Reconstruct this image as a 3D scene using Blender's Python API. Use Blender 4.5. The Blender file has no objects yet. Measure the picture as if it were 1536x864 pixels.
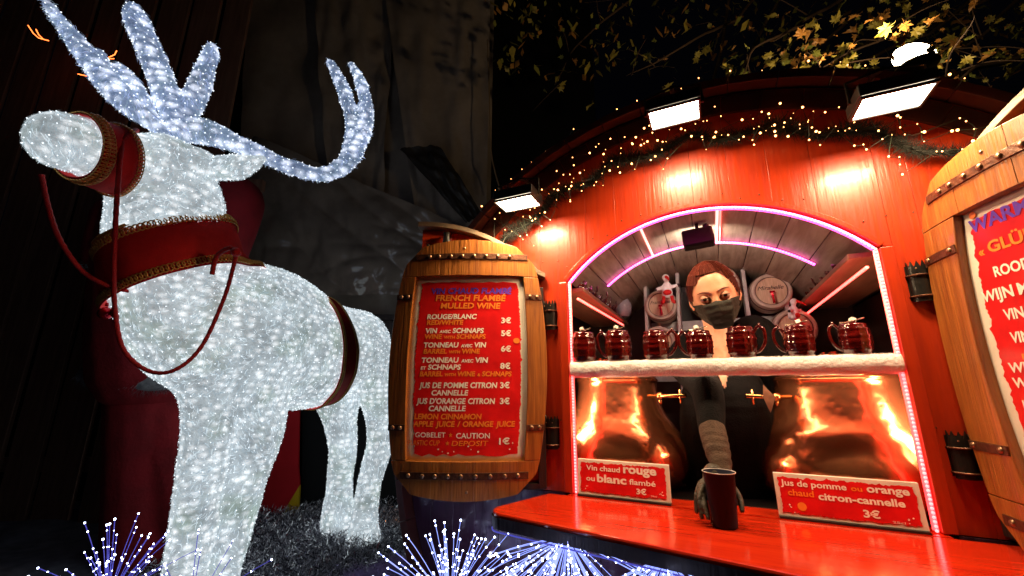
import bpy, bmesh, math, random
from mathutils import Vector, Matrix, noise
from mathutils.bvhtree import BVHTree
from mathutils.geometry import tessellate_polygon
random.seed(7)
R=math.radians
scene=bpy.context.scene
col=scene.collection
# ------------------------------------------------------------------ camera, world, exposure
CZ=1.46; PITCH=R(13.6); FPX=620.0
cam=bpy.data.cameras.new('camera'); camo=bpy.data.objects.new('camera',cam); col.objects.link(camo)
cam.sensor_width=36; cam.lens=FPX/1536*36; cam.clip_start=.02; cam.clip_end=500
camo.location=(0,0,CZ); camo.rotation_euler=(R(90)+PITCH,0,0); scene.camera=camo
w=bpy.data.worlds.new("World"); scene.world=w; w.use_nodes=True
w.node_tree.nodes['Background'].inputs[0].default_value=(.0015,.0015,.0028,1)      # city night sky
w.node_tree.nodes['Background'].inputs[1].default_value=.35
scene.view_settings.view_transform='Standard'; scene.view_settings.look='None'
scene.view_settings.exposure=0; scene.view_settings.gamma=1
try:
    scene.cycles.use_denoising=True; scene.cycles.max_bounces=8; scene.cycles.sample_clamp_indirect=6
    scene.cycles.caustics_reflective=False; scene.cycles.caustics_refractive=False
except Exception: pass
# ------------------------------------------------------------------ placing helpers (plain perspective geometry)
_c,_s=math.cos(PITCH),math.sin(PITCH)
def ray(px,py):
    v=432-py; return Vector((px-768,FPX*_c-v*_s,FPX*_s+v*_c))
def P(px,py,y):                       # world point at forward distance y
    r=ray(px,py); t=y/r.y; return Vector((r.x*t,y,CZ+r.z*t))
AO=Vector((.22035,1.58237,0)); ANG=R(-25.3055)          # origin of the stall: foot of its left window jamb
U=Vector((math.cos(ANG),math.sin(ANG),0)); N=Vector((-U.y,U.x,0))
CL=Vector((.4772,-1.5247,CZ))                            # the viewpoint in the stall's own axes
def lray(px,py):
    r=ray(px,py); return Vector((r.dot(U),r.dot(N),r.z))
def L(px,py,dep):                     # stall axes, at depth dep behind its face
    r=lray(px,py); t=(dep-CL.y)/r.y; return CL+r*t
def Lz(px,py,z):
    r=lray(px,py); t=(z-CZ)/r.z; return CL+r*t
def nz(v,sc=1,seed=0): return noise.noise(Vector(v)*sc+Vector((seed*7.3,seed*3.1,seed*1.7)))
# ------------------------------------------------------------------ objects
def tag(o,label=None,cat=None,group=None,kind=None):
    if label: o['label']=label
    if cat: o['category']=cat
    if group: o['group']=group
    if kind: o['kind']=kind
    return o
def thing(name,label,cat,loc=(0,0,0),rz=0,group=None,parent=None):
    o=bpy.data.objects.new(name,None); col.objects.link(o); o.location=loc; o.rotation_euler=(0,0,rz); o.empty_display_size=.1
    return tag(o,label,cat,group)
class MB:
    def __init__(s): s.v=[];s.f=[];s.m=[];s.cur=0;s.sm=[];s.smooth=False
    def add(s,vs,fs,M=None):
        b=len(s.v)
        for v in vs:
            v=Vector(v); s.v.append(M@v if M else v)
        for f in fs:
            s.f.append([b+i for i in f]); s.m.append(s.cur); s.sm.append(s.smooth)
        return s
    def box(s,c,d,rot=None,M=None):
        x,y,z=d[0]/2,d[1]/2,d[2]/2
        vs=[Vector((a*x,b*y,e*z)) for a in(-1,1) for b in(-1,1) for e in(-1,1)]
        T=Matrix.Translation(Vector(c))
        if rot is not None: T=T@(rot if isinstance(rot,Matrix) else Matrix.Rotation(rot[2],4,'Z')@Matrix.Rotation(rot[1],4,'Y')@Matrix.Rotation(rot[0],4,'X'))
        if M: T=M@T
        return s.add(vs,[(0,1,3,2),(4,6,7,5),(0,4,5,1),(2,3,7,6),(0,2,6,4),(1,5,7,3)],T)
    def tube(s,pts,r,n=8,cap=True,closed=False):
        pts=[Vector(p) for p in pts]; k=len(pts)
        rs=r if isinstance(r,(list,tuple)) else [r]*k
        vs=[];fs=[];up=None
        for i,p in enumerate(pts):
            if closed: t=pts[(i+1)%k]-pts[i-1]
            else: t=pts[min(i+1,k-1)]-pts[max(i-1,0)]
            if t.length<1e-9: t=Vector((0,0,1))
            t.normalize()
            if up is None:
                up=t.orthogonal().normalized()
            else:
                up=up-t*up.dot(t)
                if up.length<1e-6: up=t.orthogonal()
                up.normalize()
            b=t.cross(up)
            for j in range(n):
                a=2*math.pi*j/n; vs.append(p+(up*math.cos(a)+b*math.sin(a))*rs[i])
        for i in range(k if closed else k-1):
            i2=(i+1)%k
            for j in range(n):
                j2=(j+1)%n; fs.append((i*n+j,i*n+j2,i2*n+j2,i2*n+j))
        if cap and not closed:
            fs.append(tuple(range(n))[::-1]); fs.append(tuple((k-1)*n+j for j in range(n)))
        return s.add(vs,fs)
    def lathe(s,prof,n=24,M=None,cap=True):
        vs=[];fs=[];k=len(prof)
        for r,z in prof:
            for j in range(n):
                a=2*math.pi*j/n; vs.append((r*math.cos(a),r*math.sin(a),z))
        for i in range(k-1):
            for j in range(n):
                j2=(j+1)%n; fs.append((i*n+j,i*n+j2,(i+1)*n+j2,(i+1)*n+j))
        if cap:
            fs.append(tuple(range(n))[::-1]); fs.append(tuple((k-1)*n+j for j in range(n)))
        return s.add(vs,fs,M)
    def sphere(s,c,r,n=10,m=6,scale=(1,1,1),M=None):
        prof=[(max(1e-5,math.sin(math.pi*i/m)),-math.cos(math.pi*i/m)) for i in range(m+1)]
        T=Matrix.Translation(Vector(c))@Matrix.Diagonal((r*scale[0],r*scale[1],r*scale[2],1))
        if M: T=M@T
        return s.lathe(prof,n,T,cap=False)
    def patch(s,fx0,fx1,z0,z1,fy,th,nx=2,nzz=8):
        # closed slab in the xz plane; fx0/fx1 functions of z (or numbers), fy(x,z) the front depth, th the thickness
        g=lambda f,*a: f(*a) if callable(f) else f
        F=[];B=[]
        for i in range(nzz+1):
            for j in range(nx+1):
                t=i/nzz; q=j/nx
                zz0=z0 if not callable(z0) else None
                if zz0 is None or callable(z1):
                    # columns: x numbers, z functions of x
                    x=fx0+(fx1-fx0)*q; a=g(z0,x); b=g(z1,x); z=a+(b-a)*t
                else:
                    z=z0+(z1-z0)*t; a=g(fx0,z); b=g(fx1,z); x=a+(b-a)*q
                y=g(fy,x,z); F.append((x,y,z)); B.append((x,y+th,z))
        W=nx+1; n=len(F); fs=[]
        for i in range(nzz):
            for j in range(nx):
                a=i*W+j; fs.append((a,a+1,a+W+1,a+W)); fs.append((n+a,n+a+W,n+a+W+1,n+a+1))
        for j in range(nx):
            fs.append((j,n+j,n+j+1,j+1)); a=nzz*W+j; fs.append((a,a+1,n+a+1,n+a))
        for i in range(nzz):
            a=i*W; fs.append((a,a+W,n+a+W,n+a)); a=i*W+nx; fs.append((a,n+a,n+a+W,a+W))
        return s.add(F+B,fs)
    def mesh(s,name,mats):
        me=bpy.data.meshes.new(name); me.from_pydata([tuple(v) for v in s.v],[],s.f)
        for m in (mats if isinstance(mats,(list,tuple)) else [mats]): me.materials.append(m)
        me.polygons.foreach_set('material_index',s.m); me.polygons.foreach_set('use_smooth',s.sm)
        me.update(); return me
    def build(s,name,mats,parent=None,bevel=0,smooth=None,loc=None):
        if smooth is not None: s.sm=[smooth]*len(s.f)
        o=bpy.data.objects.new(name,s.mesh(name,mats)); col.objects.link(o); o.parent=parent
        if loc is not None: o.location=loc
        if bevel:
            b=o.modifiers.new('bevel','BEVEL'); b.width=bevel; b.segments=2; b.limit_method='ANGLE'; b.angle_limit=R(40)
        return o
def inst(me,name,parent,loc=(0,0,0),rot=(0,0,0),sc=(1,1,1)):
    o=bpy.data.objects.new(name,me); col.objects.link(o); o.parent=parent; o.location=loc; o.rotation_euler=rot; o.scale=sc; return o
def copy_tree(o,parent=None):
    c=o.copy(); col.objects.link(c)
    if parent: c.parent=parent
    for ch in list(o.children): copy_tree(ch,c)
    return c
def spline(pts,n=8):
    pts=[Vector(p) for p in pts]; out=[]
    for i in range(len(pts)-1):
        p0=pts[max(i-1,0)];p1=pts[i];p2=pts[i+1];p3=pts[min(i+2,len(pts)-1)]
        for k in range(n):
            t=k/n; out.append(.5*((2*p1)+(p2-p0)*t+(2*p0-5*p1+4*p2-p3)*t*t+(3*p1-p0-3*p2+p3)*t**3))
    out.append(pts[-1]); return out
def blob(chains,voxel,smooth=6,name='blob'):
    """one continuous skin round chains of (point, radius)"""
    b=MB()
    for ch in chains:
        P4=[Vector((p[0],p[1],p[2],r)) for p,r in ch]
        sp=spline(P4,5) if len(P4)>1 else P4
        for i,q in enumerate(sp):
            b.sphere(q[:3],q[3],14,8)
            if i+1<len(sp):
                q2=sp[i+1]; b.tube([q[:3],q2[:3]],[q[3],q2[3]],14)
    me=b.mesh(name,[]); o=bpy.data.objects.new('tmp',me); col.objects.link(o)
    m=o.modifiers.new('r','REMESH'); m.mode='VOXEL'; m.voxel_size=voxel
    if smooth:
        m=o.modifiers.new('s','SMOOTH'); m.factor=.5; m.iterations=smooth
    dg=bpy.context.evaluated_depsgraph_get(); dg.update()
    out=bpy.data.meshes.new_from_object(o.evaluated_get(dg)); bpy.data.objects.remove(o); bpy.data.meshes.remove(me)
    out.name=name; out.polygons.foreach_set('use_smooth',[True]*len(out.polygons)); return out
# ------------------------------------------------------------------ materials
MATS={}
def mat(name,c1,c2=None,sc=8,st=(1,1,1),rough=.5,r2=None,metal=0,bump=0,bsc=None,bst=None,coat=0,trans=0,emis=None,es=0,spec=.5,dist=0,detail=5,sss=0,cut=(.35,.65),ior=1.45):
    m=bpy.data.materials.new(name); m.use_nodes=True; nt=m.node_tree; n=nt.nodes; l=nt.links
    b=n['Principled BSDF']; I=b.inputs
    I['Base Color'].default_value=(*c1,1); I['Roughness'].default_value=rough; I['Metallic'].default_value=metal
    I['Coat Weight'].default_value=coat; I['Coat Roughness'].default_value=.12; I['Transmission Weight'].default_value=trans
    I['Specular IOR Level'].default_value=spec; I['IOR'].default_value=ior
    if sss: I['Subsurface Weight'].default_value=sss; I['Subsurface Radius'].default_value=(.01,.004,.002)
    if emis: I['Emission Color'].default_value=(*emis,1); I['Emission Strength'].default_value=es
    tc=n.new('ShaderNodeTexCoord')
    if c2 is not None:
        mp=n.new('ShaderNodeMapping'); mp.inputs['Scale'].default_value=[a*sc for a in st]; l.new(tc.outputs['Object'],mp.inputs[0])
        no=n.new('ShaderNodeTexNoise'); no.inputs['Scale'].default_value=1; no.inputs['Detail'].default_value=detail; no.inputs['Distortion'].default_value=dist; no.inputs['Roughness'].default_value=.6
        l.new(mp.outputs[0],no.inputs['Vector'])
        mr=n.new('ShaderNodeMapRange'); mr.inputs[1].default_value=cut[0]; mr.inputs[2].default_value=cut[1]; l.new(no.outputs['Fac'],mr.inputs[0])
        mx=n.new('ShaderNodeMix'); mx.data_type='RGBA'; mx.inputs[6].default_value=(*c1,1); mx.inputs[7].default_value=(*c2,1)
        l.new(mr.outputs[0],mx.inputs[0]); l.new(mx.outputs[2],I['Base Color'])
        if r2 is not None:
            m2=n.new('ShaderNodeMapRange'); m2.inputs[1].default_value=cut[0]; m2.inputs[2].default_value=cut[1]; m2.inputs[3].default_value=rough; m2.inputs[4].default_value=r2
            l.new(no.outputs['Fac'],m2.inputs[0]); l.new(m2.outputs[0],I['Roughness'])
    if bump:
        mp=n.new('ShaderNodeMapping'); mp.inputs['Scale'].default_value=[a*(bsc or sc) for a in (bst or st)]; l.new(tc.outputs['Object'],mp.inputs[0])
        no=n.new('ShaderNodeTexNoise'); no.inputs['Scale'].default_value=1; no.inputs['Detail'].default_value=6; l.new(mp.outputs[0],no.inputs['Vector'])
        bp=n.new('ShaderNodeBump'); bp.inputs['Strength'].default_value=bump; bp.inputs['Distance'].default_value=.01
        l.new(no.outputs['Fac'],bp.inputs['Height']); l.new(bp.outputs[0],I['Normal'])
    MATS[name]=m; return m
def emi(name,c,s,base=(.5,.5,.5)):
    return mat(name,base,emis=c,es=s)
M={}
M['red_wood']=mat('red_paint',(.42,.034,.006),(.33,.022,.005),sc=9,st=(7,7,.6),rough=.28,r2=.40,bump=.14,bsc=12,bst=(9,9,.5),coat=.12)
M['red_counter']=mat('red_counter_paint',(.62,.035,.008),(.50,.022,.006),sc=5,st=(1,9,9),rough=.10,r2=.20,bump=.06,bsc=6,coat=.7)
M['dark_wood']=mat('dark_brown_wood',(.035,.016,.014),(.018,.009,.010),sc=6,st=(8,8,.7),rough=.35,r2=.55,bump=.3,bsc=14,bst=(8,8,.6))
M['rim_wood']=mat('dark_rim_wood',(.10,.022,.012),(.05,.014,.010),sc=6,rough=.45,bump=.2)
M['shade_band']=mat('shade_band_wood',(.060,.014,.008),(.030,.009,.006),sc=8,rough=.5,bump=.3)  # dark tone standing in for shade on the upper stall face
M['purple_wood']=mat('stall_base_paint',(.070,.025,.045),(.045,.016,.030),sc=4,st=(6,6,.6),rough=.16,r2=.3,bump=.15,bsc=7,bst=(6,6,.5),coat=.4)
M['grey_wood']=mat('weathered_trim',(.20,.15,.10),(.11,.08,.055),sc=10,st=(1,6,6),rough=.6,bump=.4)
M['oak']=mat('varnished_oak',(.40,.145,.028),(.17,.048,.010),sc=5,st=(14,14,.9),rough=.30,r2=.45,bump=.35,bsc=9,bst=(14,14,.7),coat=.25,dist=.6,cut=(.3,.75))
M['iron']=mat('rusty_iron',(.14,.055,.028),(.07,.03,.02),sc=60,rough=.45,metal=.6,bump=.3,bsc=90)
M['rivet']=mat('rivet_steel',(.34,.20,.12),(.2,.11,.06),sc=80,rough=.35,metal=.8)
M['black_iron']=mat('black_iron',(.012,.012,.012),(.02,.018,.016),sc=40,rough=.28,metal=.3,bump=.2,bsc=50)
M['black']=mat('black_plastic',(.012,.012,.013),(.018,.017,.017),sc=30,rough=.35)
M['paper']=mat('poster_paper',(.80,.76,.68),(.68,.64,.56),sc=12,rough=.35,bump=.05,coat=.2)
M['print_red']=mat('poster_red',(.72,.012,.014),(.55,.008,.010),sc=14,rough=.30,coat=.3,cut=(.4,.7))
M['t_white']=mat('print_white',(.85,.82,.74),rough=.4)
M['t_orange']=mat('print_orange',(.85,.24,.03),rough=.4)
M['t_blue']=mat('print_blue',(.13,.06,.62),rough=.4)
M['t_dark']=mat('print_dark',(.02,.02,.02),rough=.4)
M['fur_white']=mat('white_plush',(.93,.91,.92),(.84,.81,.82),sc=30,rough=.9,bump=.5,bsc=90)
M['copper']=mat('hammered_copper',(.96,.36,.17),(.92,.28,.12),sc=8,rough=.20,metal=.93)
M['brass']=mat('brass',(.80,.50,.20),(.7,.4,.14),sc=30,rough=.22,metal=1)
M['ruby']=mat('ruby_glass',(.11,.004,.003),(.03,.002,.002),sc=25,rough=.05,trans=.12,coat=.8,spec=.9)
M['sugar']=mat('sugar',(.85,.82,.75),rough=.8,bump=.3,bsc=400)
M['steel']=mat('spoon_steel',(.75,.62,.5),rough=.25,metal=1)
M['plank']=mat('grey_vault_plank',(.34,.28,.22),(.20,.155,.12),sc=6,st=(5,.6,5),rough=.42,r2=.6,bump=.3,bsc=10,bst=(6,.6,6),dist=.5)
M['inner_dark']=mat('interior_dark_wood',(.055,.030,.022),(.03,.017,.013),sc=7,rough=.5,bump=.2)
M['shelf']=mat('shelf_board',(.30,.15,.09),(.2,.1,.06),sc=7,st=(6,.8,6),rough=.45)
M['cask_ring']=mat('pale_cask_stave',(.66,.55,.46),(.50,.40,.32),sc=25,rough=.45)
M['cask_head']=mat('cask_head_wood',(.78,.58,.40),(.62,.44,.28),sc=16,st=(8,1,1),rough=.5)
M['rack']=mat('pale_rack_paint',(.58,.56,.54),(.45,.43,.41),sc=20,rough=.5)
M['skin']=mat('skin',(.80,.40,.26),(.74,.33,.20),sc=22,rough=.42,sss=.12,bump=.05,bsc=200)
M['hair']=mat('auburn_hair',(.10,.015,.008),(.055,.010,.006),sc=25,rough=.75,spec=.2)
M['hair_l']=mat('auburn_hair_light',(.20,.036,.014),(.12,.022,.010),sc=60,rough=.4)
M['mask']=mat('black_mask_cloth',(.028,.024,.018),(.020,.018,.014),sc=60,rough=.65,bump=.25,bsc=160)
M['cloth']=mat('black_jumper',(.005,.0045,.005),(.003,.003,.0035),sc=60,spec=.12,rough=.9,bump=.4,bsc=180)
M['sleeve']=mat('taupe_knit_sleeve',(.085,.055,.040),(.055,.036,.027),sc=50,rough=.9,spec=.2,bump=.5,bsc=220)
M['glove']=mat('dark_glove',(.045,.038,.024),(.02,.018,.012),sc=40,rough=.5,bump=.5,bsc=120)
M['eye_white']=mat('eye_white',(.70,.62,.58),rough=.15); M['iris']=mat('iris',(.03,.018,.012),rough=.1)
M['eyelid']=mat('makeup_eyelid',(.50,.23,.15),rough=.5); M['lip']=mat('brow',(.15,.05,.03),rough=.6)  # lids coloured by brownish make-up
M['lamp_glass']=emi('lamp_glass',(1,.86,.62),42)
M['lamp_glass2']=emi('projector_glass',(1,.86,.7),6)
M['globe']=emi('globe_glass',(1,.80,.52),30)
M['bulb']=emi('fairy_bulb',(1,.36,.10),11)
M['bulb_cool']=emi('cool_led_tip',(.62,.70,1.0),16)
M['stem']=emi('acrylic_stem',(.30,.38,1.0),1.3,base=(.15,.18,.45))
M['stem_dim']=emi('acrylic_stem_dim',(.12,.12,.9),.45,base=(.10,.10,.35))
M['led_pink']=emi('led_arch',(1,.05,.42),5); M['led_pink_b']=emi('led_arch_dot',(1,.13,.55),6)
M['led_red']=emi('led_jamb',(1,.03,.035),5); M['led_red_b']=emi('led_jamb_dot',(1,.10,.11),6)
M['led_bar']=emi('led_bar',(1,.055,.045),8); M['led_bar_w']=emi('led_bar_pale',(1,.26,.22),4)
M['under_led']=emi('under_shelf_led',(1,.66,.40),48)
M['cable']=mat('dark_cable',(.012,.02,.012),rough=.6)
M['fir']=mat('fir_needles',(.007,.008,.005),(.004,.005,.003),sc=20,rough=.7)
M['velvet']=mat('red_velvet',(.78,.022,.018),(.60,.012,.012),sc=9,rough=.75,bump=.2,bsc=150)
M['gold']=mat('gold_braid',(.95,.55,.14),(.7,.36,.08),sc=80,rough=.32,metal=.25)
M['rope']=mat('red_rope',(.55,.012,.012),(.40,.008,.01),sc=200,rough=.6,bump=.5,bsc=300)
M['bauble']=mat('red_bauble',(.45,.008,.02),rough=.12,metal=.7)
M['tarp']=mat('grey_tarpaulin',(.46,.37,.31),(.30,.24,.20),sc=2.2,rough=.28,r2=.42,bump=.25,bsc=5)
M['tarp_dark']=mat('black_tarpaulin',(.05,.042,.038),(.03,.026,.024),sc=4,rough=.4,bump=.3)
M['film']=mat('clear_plastic_film',(.36,.29,.24),(.24,.19,.16),sc=3,rough=.16,trans=.0,spec=.8,coat=.6)
M['fence']=mat('fence_plank',(.34,.18,.12),(.22,.11,.07),sc=4,st=(8,8,.6),rough=.6,bump=.3)
M['night']=mat('black_backing',(.004,.004,.005),rough=.9)
M['coat_red']=mat('red_coat_cloth',(.30,.008,.014),(.20,.006,.010),sc=6,rough=.85,bump=.3,bsc=60)
M['coat_fur']=mat('grey_white_fur',(.42,.42,.44),(.22,.22,.24),sc=30,rough=.9)
M['strap']=mat('tan_strap',(.30,.20,.12),rough=.6)
M['board_red']=mat('board_red',(.55,.012,.02),(.45,.010,.015),sc=4,rough=.5)
M['board_yellow']=mat('board_yellow',(.65,.42,.01),(.55,.34,.01),sc=5,rough=.5)
M['tinsel']=mat('silver_tinsel',(.9,.9,.95),(.35,.35,.42),sc=90,rough=.35,metal=.2)
M['tinsel_dark']=mat('dark_tinsel',(.05,.05,.07),rough=.2,metal=.5)
M['tinsel_bright']=mat('bright_tinsel',(.98,.98,1),rough=.16,metal=1)
M['lilac']=mat('lilac_feather',(.62,.50,.72),(.48,.38,.62),sc=30,rough=.8)
M['podium']=mat('podium_cloth',(.16,.16,.20),(.08,.08,.11),sc=12,rough=.7)
M['ground']=mat('wet_paving',(.045,.042,.042),(.03,.028,.028),sc=3,rough=.35,r2=.6,bump=.3,bsc=20)
M['bark']=mat('twig_bark',(.10,.055,.03),(.06,.035,.02),sc=20,rough=.8)
M['leaf_a']=mat('leaf_yellow',(.40,.30,.05),(.22,.19,.035),sc=18,rough=.5)
M['leaf_b']=mat('leaf_orange',(.50,.24,.05),(.30,.13,.03),sc=18,rough=.5)
M['leaf_c']=mat('leaf_green',(.16,.19,.035),(.24,.22,.04),sc=18,rough=.5)
M['truss']=mat('aluminium_truss',(.25,.24,.25),rough=.35,metal=.8)
M['cup_wine']=mat('mulled_wine',(.008,.003,.004),rough=.08,coat=.4)
M['orange_glow']=emi('orange_filament',(1,.16,.03),5)
def hammered(m,sc=38,k=.32):
    nt=m.node_tree;n=nt.nodes;l=nt.links
    tc=n.new('ShaderNodeTexCoord'); vo=n.new('ShaderNodeTexVoronoi'); vo.inputs['Scale'].default_value=sc; vo.feature='SMOOTH_F1'
    l.new(tc.outputs['Object'],vo.inputs['Vector'])
    bp=n.new('ShaderNodeBump'); bp.inputs['Strength'].default_value=k; bp.inputs['Distance'].default_value=.004
    l.new(vo.outputs['Distance'],bp.inputs['Height']); l.new(bp.outputs[0],n['Principled BSDF'].inputs['Normal'])
hammered(M['copper'])
hammered(M['ruby'],130,.55)
def glow_mat(name,base,mid,spot,sc,es=1.0,spotw=.42,st=(1,1,1),green=(.30,.40,.32)):
    """moulded acrylic fibre lit from inside by white LEDs: bright spots where the LEDs sit, dimmer cool fibre between"""
    m=bpy.data.materials.new(name); m.use_nodes=True; nt=m.node_tree; n=nt.nodes; l=nt.links
    b=n['Principled BSDF']; b.inputs['Base Color'].default_value=(.30,.34,.38,1); b.inputs['Roughness'].default_value=.28
    tc=n.new('ShaderNodeTexCoord'); mp=n.new('ShaderNodeMapping'); mp.inputs['Scale'].default_value=st; l.new(tc.outputs['Object'],mp.inputs[0])
    # fine fibre noise, warped
    f1=n.new('ShaderNodeTexNoise'); f1.inputs['Scale'].default_value=55; f1.inputs['Detail'].default_value=6; f1.inputs['Roughness'].default_value=.75; f1.inputs['Distortion'].default_value=1.6
    l.new(mp.outputs[0],f1.inputs['Vector'])
    wp=n.new('ShaderNodeMix'); wp.data_type='VECTOR'; wp.inputs[0].default_value=.030
    l.new(mp.outputs[0],wp.inputs[4]); l.new(f1.outputs['Color'],wp.inputs[5])
    vo=n.new('ShaderNodeTexVoronoi'); vo.inputs['Scale'].default_value=sc; vo.inputs['Randomness'].default_value=.58; l.new(wp.outputs[1],vo.inputs['Vector'])
    sp=n.new('ShaderNodeMapRange'); sp.interpolation_type='SMOOTHSTEP'; sp.inputs[1].default_value=spotw; sp.inputs[2].default_value=.04; sp.inputs[3].default_value=0; sp.inputs[4].default_value=1
    l.new(vo.outputs['Distance'],sp.inputs[0])
    fr=n.new('ShaderNodeMapRange'); fr.inputs[1].default_value=.35; fr.inputs[2].default_value=.68; l.new(f1.outputs['Fac'],fr.inputs[0])
    c1=n.new('ShaderNodeMix'); c1.data_type='RGBA'; c1.inputs[6].default_value=(*base,1); c1.inputs[7].default_value=(*mid,1); l.new(fr.outputs[0],c1.inputs[0])
    big=n.new('ShaderNodeTexNoise'); big.inputs['Scale'].default_value=5; big.inputs['Detail'].default_value=3; l.new(tc.outputs['Object'],big.inputs['Vector'])
    gr=n.new('ShaderNodeMapRange'); gr.inputs[1].default_value=.50; gr.inputs[2].default_value=.72; gr.inputs[4].default_value=.7; l.new(big.outputs['Fac'],gr.inputs[0])
    c2=n.new('ShaderNodeMix'); c2.data_type='RGBA'; c2.inputs[7].default_value=(*green,1); l.new(c1.outputs[2],c2.inputs[6]); l.new(gr.outputs[0],c2.inputs[0])
    c3=n.new('ShaderNodeMix'); c3.data_type='RGBA'; c3.inputs[7].default_value=(*spot,1); l.new(c2.outputs[2],c3.inputs[6])
    mu=n.new('ShaderNodeMath'); mu.operation='MULTIPLY'
    fr2=n.new('ShaderNodeMapRange'); fr2.inputs[1].default_value=.3; fr2.inputs[2].default_value=.6; fr2.inputs[3].default_value=.35; l.new(f1.outputs['Fac'],fr2.inputs[0])
    l.new(sp.outputs[0],mu.inputs[0]); l.new(fr2.outputs[0],mu.inputs[1]); l.new(mu.outputs[0],c3.inputs[0])
    l.new(c3.outputs[2],b.inputs['Emission Color'])
    b2=n.new('ShaderNodeTexNoise'); b2.inputs['Scale'].default_value=7; b2.inputs['Detail'].default_value=5; b2.inputs['Roughness'].default_value=.7; l.new(tc.outputs['Object'],b2.inputs['Vector'])
    m4=n.new('ShaderNodeMapRange'); m4.inputs[1].default_value=.33; m4.inputs[2].default_value=.66; m4.inputs[3].default_value=.50*es; m4.inputs[4].default_value=1.04*es; l.new(b2.outputs['Fac'],m4.inputs[0]); l.new(m4.outputs[0],b.inputs['Emission Strength'])
    bp=n.new('ShaderNodeBump'); bp.inputs['Strength'].default_value=.8; bp.inputs['Distance'].default_value=.01
    l.new(f1.outputs['Fac'],bp.inputs['Height']); l.new(bp.outputs[0],b.inputs['Normal'])
    return m
M['deer']=glow_mat('lit_acrylic_body',(.36,.42,.45),(.56,.63,.66),(1.2,1.25,1.28),24,spotw=.56,st=(.85,.85,1.25))
M['antler']=glow_mat('lit_acrylic_antler',(.09,.14,.25),(.26,.35,.56),(1.5,1.6,1.9),19,st=(.9,.9,1.2),spotw=.62,green=(.13,.20,.26))
M['fibre']=glow_mat('acrylic_fibre',(.38,.45,.48),(.58,.65,.68),(1.2,1.25,1.28),24,spotw=.56,st=(.85,.85,1.25))
M['fibre_antler']=glow_mat('acrylic_fibre_antler',(.10,.16,.28),(.30,.39,.60),(1.6,1.8,2.1),19,st=(.9,.9,1.2),spotw=.62,green=(.13,.20,.26))
M['led_point']=emi('led_point',(.86,.94,1),1.7)
M['fibre_dark']=mat('dull_fibre',(.35,.42,.46),rough=.25,emis=(.26,.35,.41),es=1)
M['fibre_bright']=mat('bright_fibre',(.6,.65,.7),rough=.25,emis=(.75,.88,.95),es=1)
M['fibre_bright_blue']=mat('bright_blue_fibre',(.5,.55,.7),rough=.25,emis=(.38,.48,.80),es=1)
# ------------------------------------------------------------------ ground and far setting
g=MB(); g.box((0,0,-.05),(300,300,.1)); g.build('ground',M['ground']); tag(bpy.data.objects['ground'],kind='structure')
# ------------------------------------------------------------------ THE STALL (a giant barrel lying on its side)
SC=.4815; RZ=1.30; RR=1.22            # face disc: centre and radius
WR=.637; WCZ=1.448                    # window arch
CT=1.10                               # counter height
stall=thing('market_stall','round red wooden mulled wine stall shaped like a giant barrel lying on its side','stall',AO,ANG)
def disk_top(x): return RZ+math.sqrt(max(0,RR**2-(x-SC)**2))
def disk_bot(x): return max(.02,RZ-math.sqrt(max(0,RR**2-(x-SC)**2)))
def arch(x): return WCZ+math.sqrt(max(0,WR**2-(x-SC)**2))
xs=[SC-RR+.004]
edges=[-.70,-.60,-.50,-.40,-.30,-.205,-.115,-.034,.083,.20,.32,.4815,.60,.72,.84,.9975,1.07,1.16,1.25,1.34,1.44,1.54,1.64,SC+RR-.004]
prev=xs[0]
gap=.0003
for e in edges:
    a,b=prev+gap,e-gap; prev=e
    if b-a<.01: continue
    th=.03; ya=-.0008*(len(str(e))%3)
    base_m=M['red_wood']
    if b<=-.03 or a>=.99:
        mb=MB(); mb.patch(a,b,CT+.0012,disk_top,ya,th,4,6); mb.build('board',M['red_wood'],stall,bevel=.0005)
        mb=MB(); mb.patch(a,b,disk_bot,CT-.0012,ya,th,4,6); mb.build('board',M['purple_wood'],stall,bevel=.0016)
    else:
        mb=MB(); mb.patch(a,b,(lambda x:arch(x)+.004 if 0<=x<=.963 else 1.8675),disk_top,ya,th,4,5); mb.build('board',M['red_wood'],stall,bevel=.0005)
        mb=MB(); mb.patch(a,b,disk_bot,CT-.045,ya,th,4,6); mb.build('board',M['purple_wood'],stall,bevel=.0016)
nl=MB(); nl.lathe([(.0001,-.0016),(.0022,-.0012),(.0030,0)],8,Matrix.Rotation(R(-90),4,'X'),cap=False); nail_me=nl.mesh('nail',M['iron'])
rn=random.Random(4)
for e0,e1 in zip(edges[2:-3],edges[3:-2]):
    xm=(e0+e1)/2
    for zz in (disk_top(xm)-.10,disk_top(xm)-.42 if (xm<0 or xm>.97) else arch(xm)+.045,1.35 if (xm<-.03 or xm>1.0) else None):
        if zz: 
            for dx in (-.03,.03): inst(nail_me,'nail',stall,(xm+dx+rn.uniform(-.006,.006),-.0022,zz+rn.uniform(-.01,.01)))
# jamb posts between z CT and arch corner
for a,b in ((-.0329,-.0015),(.9645,.9964)):
    mb=MB(); mb.box(((a+b)/2,.02,(CT+1.8664)/2),(b-a,.07,1.8664-CT-.004)); mb.build('jamb',M['red_wood'],stall,bevel=.003)
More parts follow.
